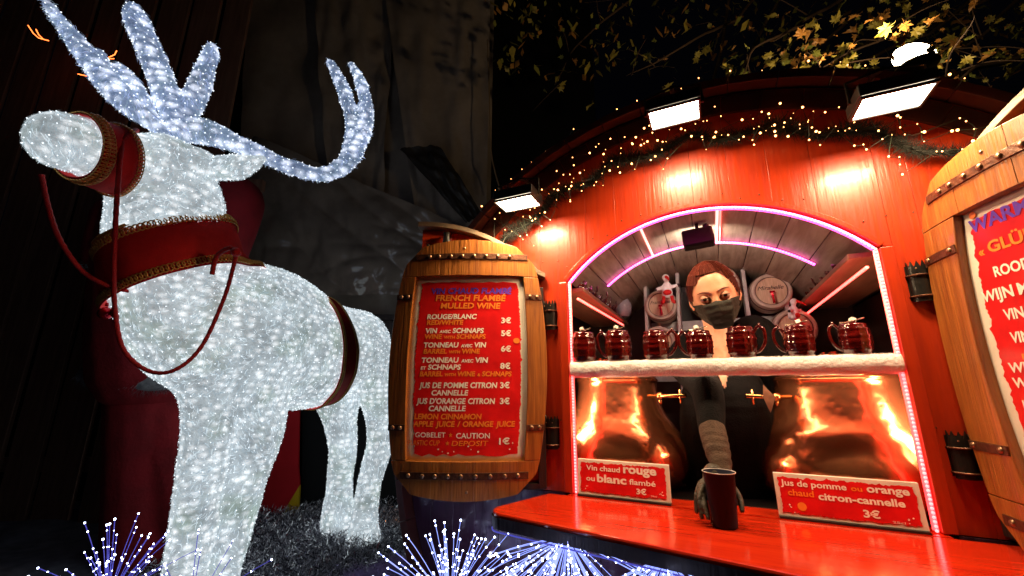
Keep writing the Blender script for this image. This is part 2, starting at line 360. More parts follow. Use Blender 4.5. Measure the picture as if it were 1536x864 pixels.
# outer rim hoop of the barrel face, projecting to the front, and the staves behind it
def arcpts(r,y,a0,a1,n,cx=SC,cz=RZ): return [Vector((cx+r*math.sin(a0+(a1-a0)*i/n),y,cz+r*math.cos(a0+(a1-a0)*i/n))) for i in range(n+1)]
def arc_slab(mb,r0,r1,y0,y1,a0,a1,n,cx=SC,cz=RZ):
    A_=[arcpts(r,y,a0,a1,n,cx,cz) for r,y in((r0,y0),(r1,y0),(r1,y1),(r0,y1))]
    vs=[];fs=[]
    for i in range(n+1):
        for k in range(4): vs.append(A_[k][i])
    for i in range(n):
        for k in range(4): k2=(k+1)%4; fs.append((i*4+k,i*4+k2,(i+1)*4+k2,(i+1)*4+k))
    fs.append((3,2,1,0)); fs.append((n*4,n*4+1,n*4+2,n*4+3)); mb.add(vs,fs)
AMAX=math.pi-.28
nst=46
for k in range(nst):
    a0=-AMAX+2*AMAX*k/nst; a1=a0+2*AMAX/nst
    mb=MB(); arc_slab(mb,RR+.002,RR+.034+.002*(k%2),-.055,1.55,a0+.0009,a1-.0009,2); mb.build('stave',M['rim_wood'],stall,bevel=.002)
for y0 in (.10,1.1):
    mb=MB(); arc_slab(mb,RR+.037,RR+.043,y0,y0+.07,-AMAX,AMAX,60); mb.build('hoop',M['black_iron'],stall)
mb=MB(); mb.patch(SC-RR+.01,SC+RR-.01,disk_bot,disk_top,1.50,.03,24,4); mb.build('back_wall',M['inner_dark'],stall)
fn=22  # dark boards added to deepen the shade above the flood lamps
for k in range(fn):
    a0=-1.16+2.32*k/fn; a1=a0+2.32/fn; mb=MB(); arc_slab(mb,1.150,RR-.002,-.013,-.0015,a0+.0008,a1-.0008,3,SC,RZ-.012); mb.build('shade_board',M['shade_band'],stall,bevel=.001)
# window trim
mb=MB(); arc_slab(mb,WR+.004,WR+.020,-.012,-.001,-.857,.857,28,SC,WCZ); mb.build('window_trim',M['red_wood'],stall,bevel=.002)
# vault: curved planks running inwards
va=[-.855,-.70,-.53,-.37,-.19,-.02,.13,.31,.47,.66,.855]
for k in range(len(va)-1):
    mb=MB(); arc_slab(mb,WR+.006,WR+.024,.034,1.24,va[k]+.0022,va[k+1]-.0022,3,SC,WCZ); o=mb.build('vault_plank',M['plank'],stall,bevel=.0025)
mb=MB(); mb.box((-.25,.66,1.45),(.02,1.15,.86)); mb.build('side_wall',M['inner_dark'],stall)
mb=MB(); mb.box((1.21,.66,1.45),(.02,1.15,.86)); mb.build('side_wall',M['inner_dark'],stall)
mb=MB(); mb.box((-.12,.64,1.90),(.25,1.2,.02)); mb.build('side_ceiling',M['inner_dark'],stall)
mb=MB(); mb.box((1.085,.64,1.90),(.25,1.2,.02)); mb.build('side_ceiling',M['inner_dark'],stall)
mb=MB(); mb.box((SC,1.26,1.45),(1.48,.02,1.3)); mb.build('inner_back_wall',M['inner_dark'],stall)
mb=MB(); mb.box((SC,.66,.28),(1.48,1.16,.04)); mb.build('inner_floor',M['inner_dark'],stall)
# side shelves
mb=MB(); mb.box((-.06,.56,1.845),(.215,1.0,.018)); sh1=mb.build('side_shelf',M['shelf'],stall,bevel=.003)
mb=MB(); mb.box((1.02,.56,1.865),(.23,1.0,.018)); sh2=mb.build('side_shelf',M['shelf'],stall,bevel=.003)
# black work surface behind the counter and worktop inside
mb=MB(); mb.box((SC,.33,CT-.02),(1.44,.56,.03)); mb.build('worktop',M['black'],stall,bevel=.003)
# small ledge seen behind the mugs
mb=MB(); mb.box((SC,.62,1.565),(1.26,.12,.02)); mb.build('rear_ledge',M['red_counter'],stall,bevel=.003)
# counter board with rounded front corners
def counter():
    cs=[(-.088,-.006),(-.166,-.26)]
    pts=[]
    x0,x1,y0,y1=-.175,1.50,-.402,-.034
    # left end tapers outwards, rounded corner
    pts.append((-.085,y1))
    for k in range(9):
        a=math.pi+ (math.pi/2)*k/8; pts.append((x0+.05+.05*math.cos(a),-.318-.165*.05+.06+.06*math.sin(a)))
    pts+= [(x1,-.318-.165*(x1+.17)),(x1,y1)]
    n=len(pts); mb=MB(); vs=[(x,y,CT) for x,y in pts]+[(x,y,CT-.042) for x,y in pts]
    mb.add(vs,[tuple(range(n)),tuple(range(2*n-1,n-1,-1))]+[(i,i+n,(i+1)%n+n,(i+1)%n) for i in range(n)])
    o=mb.build('counter_top',[M['red_counter']],stall,bevel=.006)
    mb=MB(); vs=[(x*1.0-(.003 if x<0 else 0),y-(.003 if y<-.1 else 0),CT-.012) for x,y in pts]+[(x,y-(.003 if y<-.1 else 0),CT-.044) for x,y in pts]
    mb.add(vs,[(i,i+n,(i+1)%n+n,(i+1)%n) for i in range(n-1)]); mb.build('counter_edge',M['dark_wood'],stall)
    mb=MB(); mb.tube([(x,y-.004,CT-.050) for x,y in pts[1:-1]],.0022,6); mb.build('edge_cable',M['stem_dim'],stall)
    mb=MB(); mb.box((SC,.02,CT-.021),(.99,.10,.042)); mb.build('counter_sill',M['red_counter'],stall)
counter()
# LED rope round the window
def led(name_pts,base,dot,parent=stall,r=.0065,step=.0105,dr=.0042,off=(0,-.006,0)):
    mb=MB(); mb.smooth=True; mb.tube(name_pts,r,6); o=mb.build('led_strip',base,parent)
    d=MB(); acc=0
    for i in range(len(name_pts)-1):
        a,b=name_pts[i],name_pts[i+1]; Ls=(b-a).length
        while acc<Ls:
            d.sphere(a.lerp(b,acc/Ls)+Vector(off),dr,6,4); acc+=step
        acc-=Ls
    dd=d.build('led_dot',dot,o); dd['kind']='stuff'
    return o
led(arcpts(WR-.008,.0,-.845,.845,40,SC,WCZ),M['led_pink'],M['led_pink_b'])
led([Vector((.007,.0,1.862)),Vector((.007,.0,CT+.006))],M['led_red'],M['led_red_b'])
led([Vector((.956,.0,1.862)),Vector((.956,.0,CT+.006))],M['led_red'],M['led_red_b'])
led(arcpts(WR-.004,.40,-.70,.70,34,SC,WCZ),M['led_pink'],M['led_pink_b'],r=.005,dr=.0036)
def ledbar(a,b,m,w_=.005):
    mb=MB(); mb.tube([a,b],w_,6); mb.build('led_bar',m,stall)
ledbar(Vector((.03,.088,1.516)),Vector((.935,.088,1.516)),M['under_led'],.004)
def vp(ang,y): return Vector((SC+(WR-.002)*math.sin(ang),y,WCZ+(WR-.002)*math.cos(ang)))
ledbar(vp(-.31,.03),vp(-.31,.39),M['led_bar_w']); ledbar(vp(.115,.03),vp(.115,.39),M['led_bar_w'])
ledbar(vp(.122+.01,.03),vp(.125+.01,.39),M['led_bar'],.003)
ledbar(Vector((.033,.02,1.800)),Vector((.042,.90,1.815)),M['led_bar']); ledbar(Vector((.935,.02,1.815)),Vector((.925,.86,1.810)),M['led_bar'])
# ------------------------------------------------------------------ fur covered cross shelf
shelf=thing('cross_shelf','white plush covered shelf running across the stall window under the large mugs','shelf',AO,ANG)
mb=MB(); mb.box((SC,.03,1.527),(.958,.07,.04)); mb.build('shelf_board',M['shelf'],shelf)
mb=MB(); mb.smooth=True
nx=120; nr=14; vs=[];fs=[]
for i in range(nx+1):
    x=.003+.957*i/nx
    for j in range(nr):
        a=2*math.pi*j/nr
        cy,cz=math.cos(a),math.sin(a)
        ry=.046; rzz=.0285
        y=.026+ry*math.copysign(abs(cy)**.6,cy); z=1.5275+rzz*math.copysign(abs(cz)**.6,cz)
        d=.0035*nz((x*14,y*25,z*25))+.002*nz((x*50,y*60,z*60))
        vs.append((x,y+d*cy,z+d*cz*1.2))
for i in range(nx):
    for j in range(nr): j2=(j+1)%nr; fs.append((i*nr+j,i*nr+j2,(i+1)*nr+j2,(i+1)*nr+j))
fs.append(tuple(range(nr))[::-1]); fs.append(tuple(nx*nr+j for j in range(nr)))
mb.add(vs,fs); mb.build('plush_cover',M['fur_white'],shelf)
mb=MB()
for k in range(9000):
    x=random.uniform(.004,.958); a=random.uniform(math.pi*.55,math.pi*1.5)
    cy,cz=math.cos(a),math.sin(a)
    p=Vector((x,.026+.045*math.copysign(abs(cy)**.6,cy),1.5275+.028*math.copysign(abs(cz)**.6,cz)))
    d=Vector((random.uniform(-.7,.7),cy,cz*.8-.35)).normalized()*random.uniform(.004,.008); sd=Vector((1,0,.3)).cross(d).normalized()*.0005
    mb.add([p-sd,p+sd,p+d],[(0,1,2)])
tag(mb.build('plush_pile',M['fur_white'],shelf),kind='stuff')
# ------------------------------------------------------------------ text
_tc={}
def glyphs(s,shear=0,bold=0,space=1):
    k=(s,shear,bold,space)
    if k in _tc: return _tc[k]
    cu=bpy.data.curves.new('t','FONT'); cu.body=s; cu.size=1; cu.shear=shear; cu.offset=bold; cu.space_character=space; cu.resolution_u=3
    o=bpy.data.objects.new('t',cu); col.objects.link(o); dg=bpy.context.evaluated_depsgraph_get(); dg.update()
    me=bpy.data.meshes.new_from_object(o.evaluated_get(dg))
    vs=[(v.co.x,v.co.y) for v in me.vertices]; fs=[tuple(p.vertices) for p in me.polygons]
    bpy.data.objects.remove(o); bpy.data.curves.remove(cu); bpy.data.meshes.remove(me)
    _tc[k]=(vs,fs); return vs,fs
def lettering(parent,text,x0,x1,zb,capz,depth,m,shear=.12,bold=.032,mapf=None,name='lettering'):
    """text between x0 and x1, baseline zb, capital height capz. tokens starting with ~ are small capitals"""
    V=[];F=[];cx=0
    for tok in text.split(' '):
        small=tok.startswith('~'); t=tok[1:] if small else tok; sz=.62 if small else 1
        if t=='*':
            vs=[(math.cos(math.pi/2+k*math.pi/5)*(.36 if k%2==0 else .15)+.36,math.sin(math.pi/2+k*math.pi/5)*(.36 if k%2==0 else .15)+.34) for k in range(10)]; fs=[tuple(range(10))]
        else: vs,fs=glyphs(t,shear,bold)
        if not vs: continue
        mx=max(v[0] for v in vs); mn=min(v[0] for v in vs)
        b=len(V); V+=[((v[0]-mn)*sz+cx,v[1]*sz) for v in vs]; F+=[tuple(b+i for i in f) for f in fs]
        cx+=(mx-mn)*sz+.30*(.8 if small else 1)
    W_=max(v[0] for v in V); kx=(x1-x0)/W_; kz=capz/.73
    out=[]
    for v in V:
        x=x0+v[0]*kx; z=zb+v[1]*kz
        out.append(mapf(x,z) if mapf else (x,depth(x,z) if callable(depth) else depth,z))
    mb=MB(); mb.add(out,[tuple(f) for f in F]); o=mb.build(name,m,parent); return o
def jagged(x0,x1,z0,z1,amp=.006,step=.006,seed=0,fx0=None,fx1=None):
    pts=[];n=int((x1-x0)/step); mm=int((z1-z0)/step)
    J=lambda k,sd: amp*(nz((k*.31,sd,0),1,seed)*1.3+nz((k*.9,sd,5),1,seed)*.8+random.uniform(-.25,.25))
    for i in range(n): pts.append((x0+(x1-x0)*i/n,z0+J(i,1)))
    for i in range(mm):
        z=z0+(z1-z0)*i/mm; pts.append(((fx1(z) if fx1 else x1)+J(i,2),z))
    for i in range(n): pts.append((x1-(x1-x0)*i/n,z1+J(i,3)))
    for i in range(mm):
        z=z1-(z1-z0)*i/mm; pts.append(((fx0(z) if fx0 else x0)+J(i,4),z))
    return pts
def polyface(mb,pts,mapf,subdiv=False):
    tr=tessellate_polygon([[Vector((a,b,0)) for a,b in pts]])
    mb.add([mapf(a,b) for a,b in pts],[tuple(t) for t in tr])
# ------------------------------------------------------------------ the shutters and their barrel menus
def shutter(loc,rz,sx,label):
    t=thing('window_shutter',label,'shutter',loc,rz,'open window shutters')
    top=lambda x: WCZ+.012+math.sqrt(max(0,WR**2-(SC-abs(x))**2))+.008
    n=4
    for k in range(n):
        a=sx*(.004+.488*k/n+.001); b=sx*(.004+.488*(k+1)/n-.001); a,b=min(a,b),max(a,b)
        mb=MB(); mb.patch(a,b,CT+.012,top,0,.022,3,6); mb.build('board',M['red_wood'],t,bevel=.0015)
    # curved top cap, side post, bottom rail
    c=[Vector((sx*(.0-.016+.52*i/18),-.012,top(min(.492,max(.0,-.016+.52*i/18)))+.010)) for i in range(19)]
    vs=[];fs=[]
    for p in c:
        for dy,dz in((-.028,-.008),(.045,-.008),(.045,.012),(-.028,.012)): vs.append((p.x,p.y+dy,p.z+dz))
    for i in range(18):
        for k in range(4): fs.append((i*4+k,i*4+(k+1)%4,(i+1)*4+(k+1)%4,(i+1)*4+k))
    fs+=[(3,2,1,0),(72,73,74,75)]
    mb=MB(); mb.add(vs,fs); mb.build('top_cap',M['grey_wood'],t,bevel=.002)
    mb=MB(); mb.box((sx*.006,-.016,(CT+1.86)/2),(.028,.030,1.86-CT-.02)); mb.build('hinge_post',M['dark_wood'],t,bevel=.002)
    mb=MB(); mb.box((sx*.25,-.014,CT+.016),(.49,.026,.022)); mb.build('bottom_rail',M['dark_wood'],t,bevel=.002)
    mb=MB(); mb.box((sx*.47,-.012,1.55),(.04,.024,.88)); mb.build('free_post',M['dark_wood'],t,bevel=.002)
    mb=MB(); mb.tube([(sx*.46,-.03,2.03),(sx*.46,-.03,1.90)],.006,8); mb.box((sx*.46,-.028,1.965),(.03,.012,.03)); mb.build('bolt',M['black_iron'],t)
    mb=MB(); mb.lathe([(.014,0),(.016,.01),(.012,.045),(.015,.05)],12,Matrix.Translation((sx*.385,-.03,2.03))); mb.build('latch_cup',M['black_iron'],t)
    mb=MB(); mb.tube([(sx*.22,-.012,2.02),(sx*.235,-.03,2.035),(sx*.25,-.03,2.03),(sx*.268,-.025,2.012)],.0028,6); mb.build('hook',M['iron'],t)
    return t
H1=AO+U*(-.115); H2=AO+U*1.112
RZ2=math.atan2(-.989,-.148)
shutter((H1.x,H1.y,0),0,-1,'red half-arched shutter folded open behind the left barrel-shaped menu')
shutter((H2.x,H2.y,0),RZ2,1,'red half-arched shutter swung towards the viewer behind the right barrel-shaped menu')
def menu_sign(loc,rz,label,cx,rows,ow_t=.208,ow_m=.222,seed=0):
    """barrel-shaped oak frame; x and z are local, x centred on cx"""
    t=thing('menu_sign',label,'menu sign',loc,rz,'barrel-shaped menus on the shutters')
    HH=.470; Z0=1.555
    hw=lambda z:(.296-.062*((z-Z0)/HH)**2-.050*max(0,abs((z-Z0)/HH)-.86)/.14*1.0*(abs((z-Z0)/HH)))
    dep=lambda x,z:-.062-.045*(1-((x-cx)/.30)**2)+.006*((z-Z0)/HH)**2
    ow=lambda z: ow_m-(ow_m-ow_t)*((z-Z0-.0)/.33)**2
    zt=lambda x: Z0+HH-.040*((x-cx)/.23)**2
    zb=lambda x: Z0-HH+.030*((x-cx)/.23)**2
    OT,OB=1.880,1.212
    # side staves
    def side(sg):
        mb=MB(); g2=.0
        if sg<0: mb.patch(lambda z:cx-hw(z),lambda z:cx-ow(z),OB-.0,OT+.0,dep,.045,5,26)
        else: mb.patch(lambda z:cx+ow(z),lambda z:cx+hw(z),OB-.0,OT+.0,dep,.045,5,26)
        mb.build('stave',M['oak'],t,bevel=.003)
    side(-1); side(1)
    # shoulder pieces above and below, cut as upright staves
    ex=[-.30,-.19,-.115,-.04,.035,.11,.185,.30]
    for k in range(len(ex)-1):
        for up in (1,0):
            mb=MB()
            if up: z0,z1=OT+.0012,1
            a,b=ex[k]+cx,ex[k+1]+cx
            n1,n2=4,6; F=[];B=[]
            for i in range(n2+1):
                for j in range(n1+1):
                    q=j/n1; tt=i/n2
                    if up: zc=OT+.0012+(Z0+HH-OT-.0012)*tt
                    else: zc=Z0-HH+(OB-.0012-(Z0-HH))*tt
                    lo=max(a+.0002,cx-hw(zc)); hi=min(b-.0002,cx+hw(zc)); 
                    if hi<lo: lo=hi=(lo+hi)/2
                    x=lo+(hi-lo)*q
                    if up: z=OT+.0012+(zt(x)-OT-.0012)*tt
                    else: z=zb(x)+(OB-.0012-zb(x))*tt
                    y=dep(x,z); F.append((x,y-.0006*(k%2),z)); B.append((x,y+.045,z))
            W=n1+1;n=len(F);fs=[]
            for i in range(n2):
                for j in range(n1):
                    q=i*W+j; fs.append((q,q+1,q+W+1,q+W)); fs.append((n+q,n+q+W,n+q+W+1,n+q+1))
            for j in range(n1): fs.append((j,n+j,n+j+1,j+1)); q=n2*W+j; fs.append((q,q+1,n+q+1,n+q))
            for i in range(n2): q=i*W; fs.append((q,q+W,n+q+W,n+q)); q=i*W+n1; fs.append((q,n+q,n+q+W,q+W))
            mb.add(F+B,fs); mb.build('stave',M['oak'],t,bevel=.0007)
    # iron bands
    def band(x0,x1,z,h,rv):
        mb=MB(); mb.patch(lambda q:cx+x0,lambda q:cx+x1,z-h/2,z+h/2,lambda x,q:dep(x,q)-.004,.006,12,1); b=mb.build('iron_band',M['iron'],t,bevel=.0008)
        for r_ in rv:
            mb=MB(); mb.smooth=True; x=cx+r_; mb.sphere((x,dep(x,z)-.0045,z),.0078,10,6,(1,.65,1)); mb.build('rivet',M['rivet'],b)
    band(-.212,.226,1.957,.023,[-.155,-.118,-.072,-.028,.018,.064,.11,.155])
    band(-.225,.222,1.165,.023,[-.195,-.145,-.10,-.055,-.010,.040,.09,.14,.185])
    for z in (1.800,1.322):
        band(-hw(z)-.001,-ow(z)-.002,z,.021,[-hw(z)+.018,-ow(z)-.02]); band(ow(z)+.002,hw(z)+.001,z,.021,[ow(z)+.02,hw(z)-.018])
    for (dx,dz) in ((-.02,1.99),(.01,1.115)):
        mb=MB(); mb.smooth=True; mb.sphere((cx+dx,dep(cx+dx,dz)-.001,dz),.005,8,5,(1,.6,1)); mb.build('screw_head',M['rivet'],t)
    # poster in the opening
    pd=lambda x,z:-.050-.030*(1-((x-cx)/.30)**2)+.0018*nz((x*9,z*9,seed))
    mb=MB(); mb.patch(lambda z:cx-ow(z)-.012,lambda z:cx+ow(z)+.012,OB-.012,OT+.012,pd,.004,16,20); po=mb.build('poster',M['paper'],t,smooth=True)
    # red print: jagged sheet following the paper
    jr=[]; nrow=120
    zl,zh=OB+.018,OT-.022
    mb=MB(); vs=[];fs=[]; ncol=14; jt=[random.uniform(-.003,.003)+.004*nz((k*.7,1,seed)) for k in range(ncol+1)]; jb=[random.uniform(-.005,.005) for k in range(ncol+1)]
    for i in range(nrow+1):
        z=zl+(zh-zl)*i/nrow
        lx=cx-ow(z)+.026+.009*nz((z*38,0,seed))+.006*nz((z*120,3,seed))+random.uniform(-.0015,.0015); rx=cx+ow(z)-.024+.009*nz((z*38,9,seed))+.006*nz((z*120,6,seed))+random.uniform(-.0015,.0015)
        for j in range(ncol+1):
            x=lx+(rx-lx)*j/ncol; zz=z+(jt[j] if i==nrow else 0)+(jb[j] if i==0 else 0); vs.append((x,pd(x,zz)-.0012,zz))
    for i in range(nrow):
        for j in range(ncol): q=i*(ncol+1)+j; fs.append((q,q+1,q+ncol+2,q+ncol+1))
    mb.smooth=True; mb.add(vs,fs); mb.build('red_print',M['print_red'],po)
    for (txt,x0,x1,zc,h,m_,kw) in rows:
        lettering(po,txt,cx+x0,cx+x1,zc-h/2,h,lambda x,z:pd(x,z)-.0024,M[m_],**kw)
    return t,po,pd,cx
def rowpx(txt,x0,x1,y,h,m_,**kw):
    k=.00250; return (txt,(x0-700)*k+.001,(x1-700)*k+.001,1.298+(654-y)*.00233,h*k,m_,kw)
W_,O_,B_='t_white','t_orange','t_blue'
rows=[rowpx('VIN CHAUD FLAMBÉ',641,765,428,9.2,B_,bold=.03),rowpx('FRENCH FLAMBÉ',648,756,440,9.2,O_,bold=.03),rowpx('MULLED WINE',656,748,453,9,O_,bold=.03),
 rowpx('ROUGE/BLANC',636,712,471,7.6,W_),rowpx('3€',749,764,477,8.4,W_,shear=0,bold=.03),rowpx('RED/WHITE',636,692,480.5,7.2,O_),
 rowpx('VIN ~AVEC SCHNAPS',635,723,494,7.6,W_),rowpx('5€',749,764,498,8.4,W_,shear=0,bold=.03),rowpx('WINE ~WITH SCHNAPS',634,726,503.5,7.2,O_),
 rowpx('TONNEAU ~AVEC VIN',633,727,517,7.6,W_),rowpx('6€',749,764,523,8.4,W_,shear=0,bold=.03),rowpx('BARREL ~WITH WINE',633,718,527,7.2,O_),
 rowpx('TONNEAU ~AVEC VIN',631,730,541,7.6,W_),rowpx('8€',748,763,550,8.4,W_,shear=0,bold=.03),rowpx('~ET SCHNAPS',630,690,552,7.4,W_),rowpx('BARREL ~WITH WINE ~& SCHNAPS',629,765,562.5,7.2,O_),
 rowpx('JUS DE POMME CITRON',629,744,580,8,W_),rowpx('3€',748,762,580,8.4,W_,shear=0,bold=.03),rowpx('CANNELLE',648,702,591.5,7.6,W_),
 rowpx("JUS D'ORANGE CITRON",626,741,604,8,W_),rowpx('3€',748,762,604,8.4,W_,shear=0,bold=.03),rowpx('CANNELLE',645,699,615,7.6,W_),
 rowpx('LEMON CINNAMON',624,722,627,7.6,O_),rowpx('APPLE JUICE / ORANGE JUICE',623,770,638,7.6,O_),
 rowpx('GOBELET',627,671,654,7,W_,shear=0,bold=.005),rowpx('*',675,681,654,7,O_),rowpx('CAUTION',686,734,655,7.4,W_,shear=0,bold=.015),
 rowpx('PLASTIC CUP',617,663,665.5,7,O_,bold=.005),rowpx('*',671,677,666,7,O_),rowpx('DEPOSIT',680,732,666,7.2,O_,bold=.005),rowpx('1€',747,762,663,8.6,W_,shear=0,bold=.03)]
s1,po1,pd1,cx1=menu_sign((H1.x,H1.y,0),0,'complete oak barrel-shaped menu headed vin chaud flambé left of the stall window',-.281,rows,seed=1)
# small droplets and round orange fruit printed on the poster
def dots(po,pd,pts,m,name='printed_spot'):
    mb=MB()
    for x,z,r in pts:
        n=10; vs=[(x+r*math.cos(2*math.pi*k/n),0,z+r*.85*math.sin(2*math.pi*k/n)) for k in range(n)]
        mb.add([(a,pd(a,c)-.0030,c) for a,b,c in vs],[tuple(range(n))])
    return mb.build(name,m,po)
k_=.002525
dots(po1,pd1,[(cx1+(x-700)*k_,1.555-(y-555)*k_,r) for x,y,r in [(662,676,.003),(668,679,.0025),(676,681,.0035),(684,679,.002),(704,672,.003),(708,676,.002),(718,679,.0035),(762,676,.003),(766,668,.0025),(628,672,.002),(633,668,.0015)]],M['t_white'])
dots(po1,pd1,[(cx1+(772-700)*k_,1.555-(524-555)*k_,.0125)],M['t_orange']); dots(po1,pd1,[(cx1+(684-700)*k_,1.555-(419-555)*k_,.011)],M['t_orange'])
# right-hand menu: only its first letters fall inside the photograph
def r2(txt,x0,x1,z,h,m_,**kw): return (txt,x0-.30,x1-.30,z,h,m_,dict(shear=0,bold=.03,**kw))
rows2=[r2('WARME WIJN',.166,.46,1.843,.032,B_),r2('«',.172,.188,1.776,.018,O_),r2('GLÜHWEIN',.198,.42,1.781,.027,O_),r2('ROOD/WIT',.196,.34,1.722,.024,W_),
 r2('WIJN MET',.148,.30,1.672,.026,W_),r2('VIN',.190,.235,1.622,.024,W_),r2('VIN',.190,.235,1.570,.024,W_),r2('met',.205,.25,1.530,.018,O_),r2('WIJN',.166,.24,1.505,.022,W_),r2('WIJN',.166,.24,1.472,.022,W_),r2('IN',.176,.20,1.424,.020,W_),r2('1€',.42,.46,1.28,.026,W_)]
s2,po2,pd2,cx2=menu_sign((H2.x,H2.y,0),RZ2,'oak barrel-shaped menu cut off by the right edge with blue WAR lettering','.',rows2,seed=5) if False else menu_sign((H2.x,H2.y,0),RZ2,'oak barrel-shaped menu cut off at far right, seen at a steep angle, blue WAR heading',.290,[(a,b+.012,c+.012,d,e,f_,g_) for a,b,c,d,e,f_,g_ in rows2],ow_t=.135,ow_m=.165,seed=5)
dots(po2,pd2,[(.185,1.868,.010)],M['t_orange'])
# ------------------------------------------------------------------ price boards on the counter
def price_board(x0,x1,z0,z1,y,tilt,label,rows,seed,fruit=None):
    t=thing('price_board',label,'price sign',AO+U*x0+N*y+Vector((0,0,CT+.0015)),ANG,'price boards on the counter')
    w_,h_=x1-x0,z1-z0
    mp=lambda x,z,o=0:(x,z*math.sin(tilt)-o*math.cos(tilt),.004+z*math.cos(tilt)+o*0)
    mb=MB(); vs=[mp(x,z,o) for x,z,o in((0,0,0),(w_,0,0),(w_,h_,0),(0,h_,0),(0,0,-.012),(w_,0,-.012),(w_,h_,-.012),(0,h_,-.012))]
    mb.add(vs,[(0,1,2,3),(7,6,5,4),(0,4,5,1),(1,5,6,2),(2,6,7,3),(3,7,4,0)]); b=mb.build('panel',M['paper'],t,bevel=.001)
    mb=MB(); mb.box((w_/2,.004,.001),(w_,.026,.006)); mb.build('foot',M['black'],t)
    mb=MB(); polyface(mb,jagged(.011,w_-.013,.010,h_-.010,.0035,.004,seed),lambda x,z:mp(x,z,.0012)); mb.build('red_print',M['print_red'],b)
    for (txt,a,c,zb,h,m_,bold) in rows:
        lettering(b,txt,a*w_,c*w_,zb*h_,h*h_,0,M[m_],shear=.0,bold=bold,mapf=lambda x,z:mp(x,z,.0024))
    mb=MB()
    for k in range(9):
        x=random.choice([random.uniform(.07,.13),random.uniform(.88,.95)])*w_; z=random.uniform(.10,.28)*h_; r=random.uniform(.0008,.0022)
        mb.add([mp(x+r*math.cos(q*math.pi/4),z+r*math.sin(q*math.pi/4),.0024) for q in range(8)],[tuple(range(8))])
    mb.build('printed_spot',M['t_white'],b)
    if fruit:
        mb=MB(); mb.add([mp(fruit[0]*w_+fruit[2]*math.cos(q*math.pi/8),fruit[1]*h_+fruit[2]*math.sin(q*math.pi/8),.0024) for q in range(16)],[tuple(range(16))]); mb.build('printed_orange',M['t_orange'],b)
    return t
price_board(.018,.322,1.10,1.212,-.020,.10,'small red and white board lettered vin chaud rouge ou blanc flambé on the counter',
 [('Vin chaud',.10,.485,.70,.15,W_,.02),('rouge',.52,.87,.70,.24,W_,.035),('ou',.10,.20,.40,.15,W_,.02),('blanc',.225,.55,.39,.22,W_,.035),('flambé',.58,.855,.40,.15,W_,.02),('3€',.65,.755,.16,.15,W_,.03),('25cl',.80,.86,.12,.05,W_,0)],3)
price_board(.612,.938,1.10,1.213,-.020,.10,'larger red and white board lettered jus de pomme ou orange chaud citron-cannelle',
 [('Jus de pomme',.045,.52,.72,.145,W_,.02),('ou',.55,.625,.72,.12,O_,.02),('orange',.655,.93,.72,.17,W_,.03),('chaud',.09,.28,.50,.15,O_,.02),('citron-cannelle',.31,.885,.46,.16,W_,.03),('3€',.60,.71,.17,.16,W_,.03),('25cl',.78,.86,.10,.05,W_,0)],4,(.18,.26,.011))
# ------------------------------------------------------------------ crown-topped iron brackets
def bracket(x,z,label):
    t=thing('iron_bracket',label,'bracket',AO+U*x+Vector((0,0,z)),ANG,'black iron brackets on the stall face')
    mb=MB(); vs=[];fs=[]; n=10
    # curved plate with crown points
    for i in range(n+1):
        a=-1.25+2.5*i/n; top=.062 if i%2==0 else .044
        for r_ in (.024,.027):
            for zz in (-.055,top): vs.append((r_*math.sin(a),-.004-r_*math.cos(a)+.008,zz))
    for i in range(n):
        q=i*4; fs+=[(q,q+4,q+5,q+1),(q+2,q+3,q+7,q+6),(q+1,q+5,q+7,q+3),(q,q+2,q+6,q+4)]
    fs+=[(0,1,3,2),(n*4,n*4+2,n*4+3,n*4+1)]
    mb.add(vs,fs); mb.build('crown_plate',M['black_iron'],t)
    for zz in (.020,-.040):
        mb=MB(); mb.tube([(.0295*math.sin(a),-.0295*math.cos(a)+.004,zz) for a in [-1.4+2.8*i/12 for i in range(13)]],.0028,6); mb.build('ring',M['iron'],t)
    mb=MB(); mb.box((0,.000,.0),(.058,.004,.10)); mb.build('back_plate',M['black_iron'],t)
    mb=MB(); mb.sphere((-.012,-.026,.038),.0025,6,4); mb.sphere((.012,-.026,.038),.0025,6,4); mb.build('rivet',M['rivet'],t)
bracket(-.078,1.735,'crown-topped black iron bracket beside the upper right of the left menu')
bracket(-.080,1.298,'crown-topped black iron bracket low beside the left menu near the counter')
bracket(1.040,1.750,'crown-topped black iron bracket left of the right menu at its upper band')
bracket(1.042,1.290,'crown-topped black iron bracket low beside the right menu above the counter')
